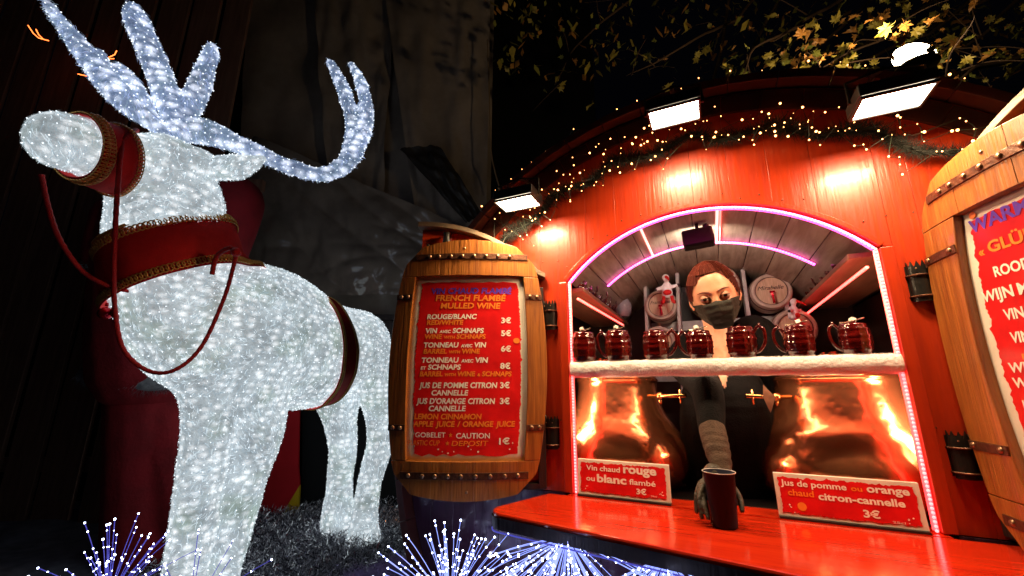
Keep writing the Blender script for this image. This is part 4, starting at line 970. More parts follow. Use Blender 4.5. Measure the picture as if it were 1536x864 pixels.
# hair, pulled back
hv=MB(); hv.smooth=True
def oval(p): return (p.x/.0640)**2+(max(0,p.z)/.079)**2+.05*nz(p*60,1)+.10*nz(p*22,2)
def hairy(p): 
    if p.y<-.022: return oval(p)>1 and p.z>.0
    if p.z>-.015: return True
    if p.y>.03: return p.z>-.085
    return False
idx={};vs=[];fs=[]
for f in hfaces:
    c=sum((headverts[i] for i in f),Vector())/3
    if hairy(c):
        r=[]
        for i in f:
            if i not in idx:
                p=headverts[i]; nn=p.normalized(); st=math.atan2(p.x,p.z+.02)*26+nz(p*30,1)*2
                idx[i]=len(vs); tp=min(1,max(0,(oval(p)-1)/.4,(p.y+.022)/.03)); vs.append(p+nn*(.0015+tp*(.005+.0018*(.5+.5*nz(p*9,1))+.0005*math.sin(st*1.0))))
            r.append(idx[i])
        fs.append(r)
hv.add(vs,fs); hv.sphere((0,.105,.02),.034,14,10); hh=hv.build('hair',M['hair'],pers); hh.matrix_local=HM
mb=MB()
for k in range(4200):      # combed strands from hairline to the back
    a=random.uniform(-1.9,1.9); z0=.070-.00*abs(a); pts=[]
    for j in range(6):
        el=.62+j*.30
        d=Vector((math.sin(a)*math.cos(el)+.0,-math.cos(a)*math.cos(el),math.sin(el)))
        if el>math.pi/2: d=Vector((math.sin(a)*math.cos(el),-math.cos(a)*math.cos(el),math.sin(el)))
        h=hbvh.ray_cast(d*.4,-d)[0]
        if h is None or not hairy(h+Vector((0,.004,.004))): continue
        tp=min(1,max(0,(oval(h)-1)/.4,(h.y+.022)/.03)); pts.append(h+h.normalized()*(.0022+tp*.0062+random.uniform(0,.0025)))
    mb.cur=random.choice((0,0,1))
    if len(pts)>=3: mb.tube(pts,[.00045]*(len(pts)-1)+[.0002],3,cap=False)
for k in range(26):
    sg_=random.choice((-1,1)); x=sg_*random.uniform(.066,.074); z=random.uniform(.0,.06); mb.tube([(x,-.045,z),(x*1.09,-.03,z-.01),(x*1.12,-.0,z-.006)],[.0004,.0007,.0004],3,cap=False)
so=mb.build('hair_strand',[M['hair'],M['hair_l']],hh); so['kind']='stuff'
# cup of mulled wine
cp=thing('plastic_cup','tall clear plastic cup of dark mulled wine held on the red counter','cup',SW(.468,-.176,CT+.001),ANG)
M['clear']=mat('clear_cup',(.030,.032,.055),rough=.25,trans=.15,spec=.12,ior=1.2)
mb=MB(); mb.smooth=True; H_=.136
mb.lathe([(.0325,0),(.0332,.004),(.0400,H_-.002),(.0420,H_),(.0416,H_+.0015),(.0392,H_-.002),(.0322,.006),(.001,.006)],36,cap=True); mb.build('cup_shell',M['clear'],cp)
mb=MB(); mb.smooth=True; mb.lathe([(.0315,.0068),(.0372,H_*.84),(.036,H_*.842),(.001,H_*.842)],36); mb.build('drink',M['cup_wine'],cp)
M['rim']=mat('cup_rim',(.55,.5,.5),rough=.2)
mb=MB(); mb.smooth=True; mb.tube([(.0415*math.cos(k*math.pi/18),.0415*math.sin(k*math.pi/18),H_) for k in range(36)],.0014,6,closed=True); mb.build('cup_rim',M['rim'],cp)
# ------------------------------------------------------------------ reindeer
BD=Vector((-1.15,2.55,.50))
deer=thing('reindeer_figure','giant glowing white reindeer made of LED lit acrylic fibre with red harness','reindeer figure',BD)
def ch(l,k=.92): return [(P(px,py,y),r*y/FPX*k) for px,py,y,r in l]
bodyc=[ch([(278,466,2.02,80),(325,487,2.2,112),(395,506,2.45,112),(465,528,2.75,88),(530,520,2.98,60)]),
 ch([(302,520,2.05,70),(318,556,2.1,54)]),ch([(530,520,2.98,58),(548,555,3.02,40)]),
 ch([(275,455,2.0,88),(265,400,1.93,92),(256,345,1.86,88),(250,295,1.80,80),(250,258,1.76,58)]),
 ch([(262,252,1.76,48),(298,252,1.78,34)]),
 ch([(245,245,1.72,50),(205,245,1.62,52),(160,236,1.52,52),(124,220,1.43,50),(95,212,1.385,51)],.93),
 ch([(318,560,2.12,50),(316,620,2.10,38),(306,690,2.10,33),(292,780,2.1,31),(276,870,2.1,29),(268,915,2.1,35)],.9),
 ch([(375,560,2.28,64),(388,620,2.32,41),(373,690,2.32,34),(349,780,2.30,29),(328,870,2.29,27),(320,915,2.29,33)],.95),
 ch([(500,560,3.15,46),(510,620,3.2,27),(514,680,3.2,20),(508,735,3.2,19),(508,780,3.15,26)]),
 ch([(552,550,3.04,38),(566,610,3.05,23),(571,660,3.06,20),(556,720,3.05,18),(547,770,3.0,19),(545,812,2.95,25)])]
def lump(me,a1=.012,a2=.005):
    me.update(); nn=[v.normal.copy() for v in me.vertices]
    for v,n_ in zip(me.vertices,nn): v.co+=n_*(a1*nz(v.co,6)+a2*nz(v.co,26)+.0025*nz(v.co,70))
dm=blob(bodyc,.016,5,'body'); lump(dm,.010,.004); dm.materials.append(M['deer']); do=inst(dm,'body',deer,loc=-BD)
def bvh_of(me): return BVHTree.FromPolygons([v.co[:] for v in me.vertices],[p.vertices[:] for p in me.polygons])
dbvh=bvh_of(dm)
def antler_part(chs,name):
    me=blob([ch(c,1.0) for c in chs],.009,3,name); lump(me,.008,.006); me.materials.append(M['antler']); return inst(me,name,deer,loc=-BD),me
a1,am1=antler_part([[(252,203,1.70,8),(228,182,1.68,13),(196,158,1.64,18),(158,118,1.60,19),(122,72,1.57,16),(90,32,1.54,11),(68,2,1.52,5.5)],[(240,196,1.70,9),(216,158,1.68,14),(192,118,1.67,13.5),(179,99,1.66,8)],[(160,112,1.62,13),(150,80,1.62,8)]],'antler')
a2,am2=antler_part([[(270,202,1.74,16),(262,172,1.75,22),(243,122,1.74,20),(222,68,1.72,19),(206,32,1.70,18),(200,14,1.70,12)],
 [(268,185,1.76,24),(294,140,1.78,18),(312,95,1.79,14),(318,74,1.79,10)],
 [(276,192,1.78,24),(312,198,1.80,21),(352,214,1.84,16),(400,236,1.88,12),(440,252,1.92,12),(480,262,1.97,12),(512,250,2.0,14),(534,222,2.03,15),(547,186,2.05,14),(548,150,2.06,12),(538,115,2.07,9),(527,97,2.08,6)],
 [(520,238,2.02,13),(528,200,2.05,12),(524,160,2.06,12),(508,118,2.08,10),(496,96,2.08,7)]],'antler')
em=blob([ch([(305,256,1.79,18),(330,252,1.80,22),(358,250,1.80,22),(382,243,1.80,13),(396,238,1.80,5)],.9)],.009,3,'ear'); lump(em,.006,.004); em.materials.append(M['deer']); e1=inst(em,'ear',deer,loc=-BD)
# acrylic fibre strands lying over the skin
def fibres(me,parent,n,m,ln=(.014,.036),wd=.0009,lift=.0028,seed=0,name='fibre'):
    rnd=random.Random(seed); me.update(); ps=me.polygons; nv=len(ps); mb=MB(); co=me.vertices
    for k in range(n):
        p=ps[rnd.randrange(nv)]; c=p.center; nn=p.normal
        fl_=Vector((nz(c,3.1,1),nz(c,3.1,2),nz(c,3.1,3)-.45))+Vector((rnd.uniform(-.35,.35),rnd.uniform(-.35,.35),rnd.uniform(-.35,.35)))
        d=(fl_-nn*fl_.dot(nn)); 
        if d.length<1e-4: continue
        d.normalize(); s_=nn.cross(d); l_=rnd.uniform(*ln); a=c+nn*rnd.uniform(-.001,.002)
        b_=c+d*l_*.5+nn*(lift*rnd.uniform(.5,1.4))+s_*rnd.uniform(-.004,.004); e=c+d*l_+nn*rnd.uniform(-.002,.003)+s_*rnd.uniform(-.007,.007)
        w_=s_*wd*rnd.uniform(.5,1.2); mb.cur=rnd.choice((0,0,0,1,2)); mb.add([a-w_,a+w_,b_-w_,b_+w_,e-w_*.5,e+w_*.5],[(0,1,3,2),(2,3,5,4)])
    o=mb.build(name,m,parent); o['kind']='stuff'; return o
FB=[M['fibre'],M['fibre_dark'],M['fibre_bright']]; FA=[M['fibre_antler'],M['fibre_dark'],M['fibre_bright_blue']]
fibres(dm,do,64000,FB,seed=1)
fibres(am1,a1,2600,FA,(.014,.035),.0012,.003,2); fibres(am2,a2,4200,FA,(.014,.035),.0012,.003,3); fibres(em,e1,900,FB,(.014,.03),.0012,.003,4)
def beads(me,parent,dist,rad,seed,st=(1,1,1)):
    rnd=random.Random(seed); ps=list(me.polygons); rnd.shuffle(ps); g_={}; mb=MB(); oc=[(1,0,0),(-1,0,0),(0,1,0),(0,-1,0),(0,0,1),(0,0,-1)]; of=[(0,2,4),(2,1,4),(1,3,4),(3,0,4),(2,0,5),(1,2,5),(3,1,5),(0,3,5)]
    for p in ps:
        c=p.center; k=(int(c.x//dist),int(c.y//dist),int(c.z//dist)); bad=False
        for dx in(-1,0,1):
            for dy in(-1,0,1):
                for dz in(-1,0,1):
                    for q_ in g_.get((k[0]+dx,k[1]+dy,k[2]+dz),()):
                        if (q_-c).length<dist: bad=True
        if bad: continue
        g_.setdefault(k,[]).append(c.copy()); r_=rad*rnd.uniform(.7,1.2); e=c+p.normal*.003; mb.add([e+Vector(o_)*r_ for o_ in oc],of)
    o=mb.build('led_point',M['led_point'],parent); o['kind']='stuff'
beads(dm,do,.030,.0029,1); beads(am1,a1,.026,.0038,2); beads(am2,a2,.026,.0036,3); beads(em,e1,.026,.0036,4)
# harness bands
def ring_pts(bvh,c,axis,ref,wv,n=72,off=.012,amin=0,amax=2*math.pi,maxd=.6,fallback=.3):
    axis=axis.normalized(); u_=(ref-axis*ref.dot(axis)).normalized(); v_=axis.cross(u_); rows=[]
    for w_ in wv:
        o_=c+axis*w_; row=[]
        for i in range(n):
            a=amin+(amax-amin)*i/n; d=u_*math.cos(a)+v_*math.sin(a); h=bvh.ray_cast(o_,d,maxd); r=(h[0]-o_).length if h[0] else fallback; row.append(r)
        md=sorted(row)[n//2]; row=[min(x_,md*1.10) for x_ in row]
        for _ in range(3): row=[(row[i-1]+2*row[i]+row[(i+1)%n])/4 for i in range(n)]
        rows.append([o_+(u_*math.cos(amin+(amax-amin)*i/n)+v_*math.sin(amin+(amax-amin)*i/n))*(row[i]+off) for i in range(n)])
    return rows
def band_obj(rows,m,name,parent,th=.006):
    n=len(rows[0]); k=len(rows); cen=sum((p for r in rows for p in r),Vector())/(n*k); vs=[];fs=[]
    for r in rows: vs+=r
    for r in rows: vs+=[p+(p-cen).normalized()*th for p in r]
    N_=n*k
    for i in range(k-1):
        for j in range(n): j2=(j+1)%n; a,b,c,d=i*n+j,i*n+j2,(i+1)*n+j2,(i+1)*n+j; fs.append((a,d,c,b)); fs.append((N_+a,N_+b,N_+c,N_+d))
    for j in range(n): j2=(j+1)%n; fs.append((j,j2,N_+j2,N_+j)); a=(k-1)*n; fs.append((a+j,N_+a+j,N_+a+j2,a+j2))
    mb=MB(); mb.smooth=True; mb.add(vs,fs); return mb.build(name,m,parent,loc=-BD)
def braid(row,cen,parent,r=.012,tr=.0026,name='gold_braid',lift=.010,axis=None,count=None):
    mb=MB(); mb.smooth=True; n=len(row)
    tot=sum((row[(i+1)%n]-row[i]).length for i in range(n)); cnt=count or int(tot/(r*1.25)); acc=0; targ=[tot*k/cnt for k in range(cnt)]; k=0
    for i in range(n):
        a,b=row[i],row[(i+1)%n]; l_=(b-a).length
        while k<cnt and targ[k]<=acc+l_:
            p=a.lerp(b,(targ[k]-acc)/max(l_,1e-9)); t_=(b-a).normalized(); out=(p-cen); out=(out-t_*out.dot(t_)); 
            if axis is not None: out=out-axis*out.dot(axis)
            out.normalize(); s_=out.cross(t_); p=p+out*lift
            mb.tube([p+t_*math.cos(q_*math.pi/4)*r+s_*math.sin(q_*math.pi/4)*r*1.05+out*(.003 if q_%4<2 else 0) for q_ in range(8)],tr,4,closed=True)
            k+=1
        acc+=l_
    mb2=[p for p in row]
    return mb.build(name,M['gold'],parent,loc=-BD)
# collar
cc=P(268,390,1.94); cax=(Vector((-.46,-.25,1))).normalized(); ref=Vector((1,0,0))
rows_=ring_pts(dbvh,cc,cax,ref,[-.130,-.07,.0,.07,.118],off=.022)
for p in (rows_[0]): p+= (p-cc).normalized()*.012
col_o=band_obj(rows_,M['velvet'],'collar',deer)
for k_,w_ in ((0,-.112),(1,.084)):
    rr=ring_pts(dbvh,cc,cax,ref,[w_],off=.028 if k_ else .032)[0]; braid(rr,cc,col_o,.0150,.0036,lift=.004,axis=cax)
rr=ring_pts(dbvh,cc,cax,ref,[.110,.124],off=.029); band_obj(rr,M['gold'],'gold_edge',col_o,.004).location=(0,0,0) if False else -Vector((0,0,0))-BD*0
# noseband
nc=P(146,232,1.475); nax=(P(92,216,1.37)-P(205,245,1.62)).normalized()
rows_=ring_pts(dbvh,nc,nax,Vector((0,0,1)),[-.075,-.04,0,.035,.062],n=56,off=.016,fallback=.12); nb=band_obj(rows_,M['velvet'],'noseband',deer)
for w_ in(-.068,.054): rr=ring_pts(dbvh,nc,nax,Vector((0,0,1)),[w_],n=56,off=.024,fallback=.12)[0]; braid(rr,nc,nb,.0115,.0026,lift=.003,axis=nax)
if True:
    rr=ring_pts(dbvh,nc,nax,Vector((0,0,1)),[.034],n=56,off=.024,fallback=.12)[0]; braid(rr,nc,nb,.0115,.0026,lift=.003,axis=nax)
# girth strap
gc=P(478,535,2.74); gax=(P(535,540,3.02)-P(400,520,2.42)).normalized(); gax=(gax+Vector((0,0,.28))).normalized()
rows_=ring_pts(dbvh,gc,gax,Vector((0,0,1)),[-.07,-.035,0,.035,.07],off=.008,fallback=.3); gb=band_obj(rows_,M['velvet'],'girth_strap',deer)
for w_ in(-.060,-.046,.046,.060): 
    rr=ring_pts(dbvh,gc,gax,Vector((0,0,1)),[w_],off=.015,fallback=.3)[0]; mb=MB(); mb.tube(rr,.0048,5,closed=True); mb.build('gold_stripe',M['gold'],gb,loc=-BD)
# children of children were shifted twice: put them back on their parents
for par in (col_o,nb,gb):
    for c_ in par.children: c_.location=(0,0,0)
# reins: red ropes
def rope(pts,name,r=.0085,lab=None):
    mb=MB(); mb.smooth=True; sp=spline(pts,14); rs=[r*(1+.10*math.sin(i*2.1)) for i in range(len(sp))]; mb.tube(sp,rs,8); return mb.build(name,M['rope'],deer,loc=-BD)
rope([P(184,208,1.46),P(179,250,1.45),P(174,320,1.50),P(171,400,1.60),P(173,470,1.68),P(186,525,1.74),P(222,556,1.78),P(262,555,1.80),P(302,520,1.84),P(335,450,1.82),P(350,400,1.76),P(354,380,1.74)],'rein')
rope([P(62,262,1.38),P(72,310,1.42),P(90,360,1.50),P(122,405,1.60),P(160,428,1.68),P(200,438,1.74)],'rein')
rope([P(354,380,1.73),P(345,372,1.72),P(325,385,1.73),P(318,412,1.74)],'rein_tail',.010)
mb=MB(); mb.smooth=True; mb.sphere(P(354,378,1.725),.021,10,8); mb.build('rein_knot',M['rope'],deer,loc=-BD)
rope([P(205,195,1.56),P(196,200,1.50),P(184,210,1.46)],'rein_tail',.010)
for px,py in ((180,468),(158,470)):
    b=MB(); b.smooth=True; c=P(px,py,1.80); b.sphere(c,.034 if px>170 else .028,20,14); b.lathe([(.008,.0),(.008,.012),(.004,.016)],10,Matrix.Translation(c+Vector((0,0,.032)))); b.build('bauble',M['bauble'],deer,loc=-BD)
# ------------------------------------------------------------------ podium, tinsel, feathers
pod=MB(); vs=[];fs=[]; nx_,ny_=60,50
X0,X1,Y0,Y1=-4.2,-.55,1.55,4.0
def podh(x,y): return .50+.05*nz((x*1.3,y*1.3,0))+.018*nz((x*5,y*5,2))
def podx1(y): 
    # right edge stays clear of the barrel's side
    return min(-.50,AO.x+U.x*(-.80)+N.x*(y-AO.y)-.02) if y>1.8 else -.56
for i in range(nx_+1):
    for j in range(ny_+1):
        y=Y0+(Y1-Y0)*j/ny_; x=X0+(podx1(y)-X0)*i/nx_; vs.append((x,y,podh(x,y)))
nv_=len(vs)
for i in range(nx_):
    for j in range(ny_): a=i*(ny_+1)+j; fs.append((a,a+ny_+1,a+ny_+2,a+1))
for i in range(nx_+1): vs.append((vs[i*(ny_+1)][0],Y0,.002))
for i in range(nx_): a=i*(ny_+1); fs.append((nv_+i,nv_+i+1,a+ny_+1,a))
for j in range(ny_+1): q_=vs[nx_*(ny_+1)+j]; vs.append((q_[0],q_[1],.002))
for j in range(ny_): a=nx_*(ny_+1)+j; b_=nv_+nx_+1+j; fs.append((a,b_,b_+1,a+1))
pod.smooth=True; pod.add(vs,fs); o=pod.build('podium',M['podium']); tag(o,'cloth covered podium under the reindeer heaped with silver tinsel','podium')
mb=MB()
for k in range(34000):
    y=1.75+2.0*random.random()**1.25; x=random.uniform(-2.0,podx1(y)+.02)
    if x< -1.9-(y-2)*.3: continue
    z=podh(x,y)+.03*max(0,nz((x*6,y*6,4))); L_=random.uniform(.018,.05); d=Vector((random.gauss(0,1),random.gauss(0,1),abs(random.gauss(0,.9))+.15)).normalized()*L_
    p=Vector((x,y,z+random.random()**2*.05)); sd=d.cross(Vector((random.gauss(0,1),random.gauss(0,1),random.gauss(0,1)))).normalized()*.0017
    mb.cur=random.choice((0,0,1,1,2)); q_=p+d*.55+Vector((random.gauss(0,.004),random.gauss(0,.004),.002))
    mb.add([p-sd,p+sd,q_-sd,q_+sd,p+d],[(0,1,3,2),(2,3,4)])
o=mb.build('tinsel_heap',[M['tinsel'],M['tinsel_dark'],M['tinsel_bright']]); tag(o,'silver grey tinsel covering the podium round the hind hooves','tinsel',kind='stuff')
mb=MB()
for k in range(14000):
    t_=random.random(); c=P(628,845,2.05).lerp(P(480,900,1.95),t_)+Vector((random.gauss(0,.03),random.gauss(0,.05),random.gauss(-.01,.022)))
    d=Vector((random.gauss(0,1),random.gauss(-.4,.7),random.gauss(.35,.8))).normalized()*random.uniform(.02,.06); sd=d.cross(Vector((0,1,.3))).normalized()*.0007
    mb.add([c-sd,c+sd,c+d],[(0,1,2)])
o=mb.build('feather_boa',M['lilac']); tag(o,'fluffy lilac feather trim along the front of the tinsel bed','feathers',kind='stuff')
# ------------------------------------------------------------------ sparkling light bursts
def burst(c,dirs,ln,lab,n=70,bright=True,seed=0,wob=.05,r=.0011,rb=.0032):
    rnd=random.Random(seed); t=thing('light_burst',lab,'light burst',c,0,'firework shaped LED light bursts')
    for k in range(n):
        d0=Vector(dirs[0]).normalized(); sp_=dirs[1]
        while True:
            d=Vector((rnd.gauss(0,1),rnd.gauss(0,1),rnd.gauss(0,1))).normalized()
            if d.dot(d0)>sp_: break
        l_=ln*rnd.uniform(.55,1.08); sd=Vector((rnd.gauss(0,1),rnd.gauss(0,1),rnd.gauss(0,1)))*wob*l_
        pts=[d*l_*q_/5+sd*(q_/5)**2+Vector((0,0,-.10*l_*(q_/5)**2)) for q_ in range(6)]
        mb=MB(); mb.tube(pts,[r*1.1,r,r,r,r,r*1.2],4,cap=False); mb.cur=1
        mb.sphere(pts[5],rb*rnd.uniform(.8,1.2),6,4)
        for f_ in (2,3,4):
            if rnd.random()<.75: mb.sphere(pts[f_].lerp(pts[min(5,f_+1)],rnd.random()*.8),rb*rnd.uniform(.55,.9),6,4)
        mb.build('stem',[M['stem'] if bright else M['stem_dim'],M['bulb_cool']],t)
burst(P(160,905,1.50),((-.1,.0,1),.10),.27,'blue-white light burst at the lower left corner of the photo',54,False,1,rb=.0028)
burst(P(285,925,1.45),((.5,.0,1),.55),.25,'sparse light burst crossing the front hooves of the reindeer',12,False,2,rb=.0028)
burst(P(674,915,1.50),((.12,.0,1),.28),.27,'upright light burst in front of the dark stall base, left of the counter',76,True,3,rb=.0032)
burst(SW(.060,-.275,1.046),((0,-.35,-1),.02),.30,'drooping light burst hanging under the left part of the counter',96,True,4,rb=.0032)
burst(SW(.325,-.305,1.046),((.1,-.35,-1),.10),.24,'drooping light burst hanging under the middle of the counter edge',76,True,5,rb=.0029)
# ------------------------------------------------------------------ things behind the reindeer
BC=P(250,520,2.75); BC.z=0
ct=thing('red_costume_figure','headless Santa mannequin in dark red coat with grey fur hem behind the reindeer','costume',(BC.x,BC.y,0))  # Santa mannequin, modelled without a head
def ch2(l,k=1): return [(P(px,py,y)-Vector((BC.x,BC.y,0)),r*y/FPX*k) for px,py,y,r in l]
cm=blob([ch2([(262,330,2.75,85),(255,430,2.72,92),(240,540,2.70,82)]),ch2([(330,300,2.72,48),(362,305,2.6,34),(340,380,2.5,30)]),ch2([(190,330,2.7,44),(165,380,2.6,34),(160,400,2.55,28)])],.022,5,'coat'); cm.materials.append(M['coat_red']); inst(cm,'coat',ct)
cm=blob([ch2([(232,600,2.72,56),(225,740,2.70,50),(218,880,2.68,48)]),ch2([(250,600,2.75,50),(300,760,2.75,50)])],.022,4,'trousers'); cm.materials.append(M['coat_red']); inst(cm,'trousers',ct)
def furring(pts,r,name,n=2600,m='coat_fur'):
    mb=MB(); sp=spline(pts,8); mb.smooth=True; mb.tube(sp,[r*(1+.2*nz(p,9)) for p in sp],10); mb.smooth=False
    for k in range(n):
        i=random.random()*(len(sp)-1.01); p=sp[int(i)].lerp(sp[int(i)+1],i%1); d=Vector((random.gauss(0,1),random.gauss(0,1),random.gauss(-.3,1))).normalized(); a=p+d*r*.95; e=a+d*r*.3+Vector((random.gauss(0,.3),random.gauss(0,.3),-.8))*r*.5; sd=d.cross(Vector((.3,1,.2))).normalized()*.0012
        mb.add([a-sd,a+sd,e],[(0,1,2)])
    return mb.build(name,M[m],ct)
s0=Vector((BC.x,BC.y,0))
furring([P(130,562,2.62)-s0,P(170,572,2.50)-s0,P(215,574,2.47)-s0,P(262,568,2.50)-s0,P(300,560,2.6)-s0],.055,'fur_hem')
furring([P(138,395,2.50)-s0,P(150,405,2.46)-s0,P(166,402,2.46)-s0],.05,'fur_cuff',900)
for a,b in(((186,492,2.50),(150,557,2.46)),((196,494,2.50),(160,558,2.46))):
    mb=MB(); p,q_=P(*a)-s0,P(*b)-s0; mb.tube([p,q_],.008,5); mb.build('strap',M['strap'],ct)
# painted board red / yellow
bd=thing('painted_board','red and yellow painted board standing on the podium between the reindeer legs','board',(0,0,0))
bo=P(400,700,3.55); bd.location=(bo.x,bo.y,.5)
def bq(pts,y,m,name,th=.02):
    vs=[P(px,py,y)-bd.location for px,py in pts]; n=len(vs); mb=MB(); mb.add(vs+[v+Vector((0,th,0)) for v in vs],[tuple(range(n))[::-1],tuple(range(n,2*n))]+[(i,(i+1)%n,(i+1)%n+n,i+n) for i in range(n)]); mb.build(name,M[m],bd)
bq([(345,600),(449,600),(447,700),(449,730),(398,812),(345,812)],3.55,'board_red','red_panel')
bq([(449.5,728),(447,770),(450,812),(399,812)],3.547,'board_yellow','yellow_panel')
bq([(356,770),(384,772),(382,815),(356,815)],3.50,'black','black_foot')
bq([(453,560),(640,560),(640,830),(453,830)],3.75,'night','black_panel')
# fence planks on the left
fe=thing('plank_fence','dark brown upright plank fence with gaps at the left behind the reindeer','fence',(-2.6,3.3,0))
x=-5.6
while x<-2.55:
    w_=random.uniform(.235,.28); mb=MB(); mb.box((x+w_/2+2.6,random.uniform(-.006,.006),3.6),(w_,.03,7.2),rot=(0,R(random.uniform(-.5,.5)),0)); mb.build('plank',M['fence'],fe,bevel=.003); x+=w_+random.choice((.05,.055,.06))
for z in (.9,3.2): mb=MB(); mb.box((-1.3,.045,z),(3.4,.05,.10)); mb.build('rail',M['fence'],fe)
bk=thing('rear_hoarding','black hoarding closing the yard behind fence and tarpaulins','wall',(0,5.2,0))
mb=MB(); mb.box((-2.6,0,5.2),(7.6,.06,10.4)); mb.build('panel',M['night'],bk)
# tarpaulins
def tarp(corners,label,seed,y,m='tarp',fold=.06,nu=46,nv=60,th=.004):
    t=corners; mb=MB(); mb.smooth=True; vs=[];fs=[]
    o0=P(t[3][0],t[3][1],y); 
    for j in range(nv+1):
        for i in range(nu+1):
            a,b=i/nu,j/nv; top=Vector(t[0]).lerp(Vector(t[1]),a); bot=Vector(t[3]).lerp(Vector(t[2]),a); p=top.lerp(bot,b)
            f_=fold*(nz((a*2.4+b*1.2,b*1.2,seed),1)+.22*nz((a*6+b*3,b*2.5,seed+3),1))-.11*abs(nz((a*2.0-b*2.2,b*1.2,seed+9),1))**.7-.05*abs(nz((a*3+b*3.5,b*2-a,seed+5),1))**.6
            f_+=(.03*nz((a*9,b*4,seed),1)+.02*nz((a*22,b*7,seed),1)) if m=='film' else .018*nz((a*13,b*10,seed),1)-.07*abs(nz((a*4+b*5,b*4-a*3,seed+2),1))**.8
            w_=P(p.x,p.y,y); w_.y+=f_; vs.append(w_-o0)
    for j in range(nv):
        for i in range(nu): q_=j*(nu+1)+i; fs.append((q_,q_+nu+1,q_+nu+2,q_+1))
    mb.add(vs,fs); o=mb.build('tarpaulin',M[m],None,loc=o0); tag(o,label,'tarpaulin',kind=None); return o
tarp([(385,-120),(745,-120),(733,430),(360,600)],'broad dark grey tarpaulin hung behind the antlers down to the left menu',1,4.3,fold=.14)
tarp([(560,-140),(738,-140),(728,430),(640,430)],'upper right tarpaulin sheet overlapping the broad one beside the night sky gap',5,4.1,fold=.11,nu=30)
tarp([(470,-100),(600,-100),(575,330),(500,330)],'narrow tarpaulin strip hanging over the middle of the broad one',8,4.15,fold=.10,nu=26)
tarp([(380,205),(705,345),(640,445),(375,445)],'crinkled shiny plastic sheeting draped below the right antler beam',12,4.0,m='film',fold=.08,nu=70)
M['tarp']=M['tarp_dark']
tarp([(600,225),(660,222),(728,330),(700,338)],'black folded tarpaulin pocket sloping down to the left flood lamp',33,3.92,fold=.02,nu=20,nv=24)
# dark lower wall below the tarpaulins
lw=thing('low_wall','dark reddish brown low wall below the tarpaulins behind the reindeer back','wall',(-.9,4.0,0))
mb=MB(); 
for k in range(9): mb=MB(); mb.box((-1.3+k*.305,0,1.05),(.30,.04,2.1)); mb.build('plank',M['dark_wood'],lw,bevel=.003)
mb=MB(); mb.box((-.08,-.03,2.12),(2.76,.12,.05)); mb.build('cap',M['dark_wood'],lw,bevel=.003)
# truss above
tr=thing('lattice_truss','thin grey lattice truss in the dark above the fence between the antlers','truss',P(150,30,3.6))
mb=MB(); b0=P(150,30,3.6)
def tl(a,b,r=.008): mb.tube([P(*a)-b0,P(*b)-b0],r,5)
tl((120,-30,3.6),(205,110,3.6)); tl((150,-40,3.6),(240,90,3.6)); tl((130,20,3.6),(200,-10,3.6),.005); tl((140,5,3.6),(215,30,3.6),.005); tl((155,55,3.6),(215,10,3.6),.005); tl((165,25,3.6),(225,75,3.6),.005)
mb.build('lattice',M['truss'],tr)
# orange glowing filaments
for k,(pp,lb) in enumerate((([(42,38),(50,50),(58,57),(73,61)],'longest orange glowing filament at the upper left'),([(54,44),(58,52),(64,58)],'short orange filament touching the longest one'),([(163,86),(172,82),(175,76)],'curled orange filament between the two left antlers'),([(162,88),(171,88)],'tiny flat orange filament below the curled one'),([(117,111),(130,114)],'faint straight orange filament beside the left antler'))):
    c=P(pp[0][0],pp[0][1],2.9); mb=MB(); mb.tube([P(a,b,2.9)-c for a,b in pp],.0035,6); o=mb.build('glow_filament',M['orange_glow'],None,loc=c); tag(o,lb,'light filament','orange glowing filaments')
# hanging cable right of the tarp
mb=MB(); c0=P(731,60,3.8); mb.tube(spline([P(731,60,3.8)-c0,P(734,150,3.8)-c0,P(737,230,3.8)-c0,P(750,285,3.8)-c0],6),.007,6); o=mb.build('hanging_cable',M['strap'],None,loc=c0); tag(o,'pale thin cable hanging along the right edge of the tarpaulins','cable')
# second, distant string of lights seen between reindeer and stall
fl2=thing('fairy_lights','few distant warm fairy lights low between the reindeer hind leg and the stall','string lights',P(606,770,3.4))
b0=P(606,770,3.4); pp=[P(x,y,3.4)-b0 for x,y in((616,744),(605,754),(608,764),(607,768),(600,776),(612,782),(604,790))]
mb=MB(); mb.tube(pp,.001,4,cap=False); mb.build('cable',M['cable'],fl2)
for p in pp: inst(bme,'bulb',fl2,p,(0,0,0),(.006,)*3)
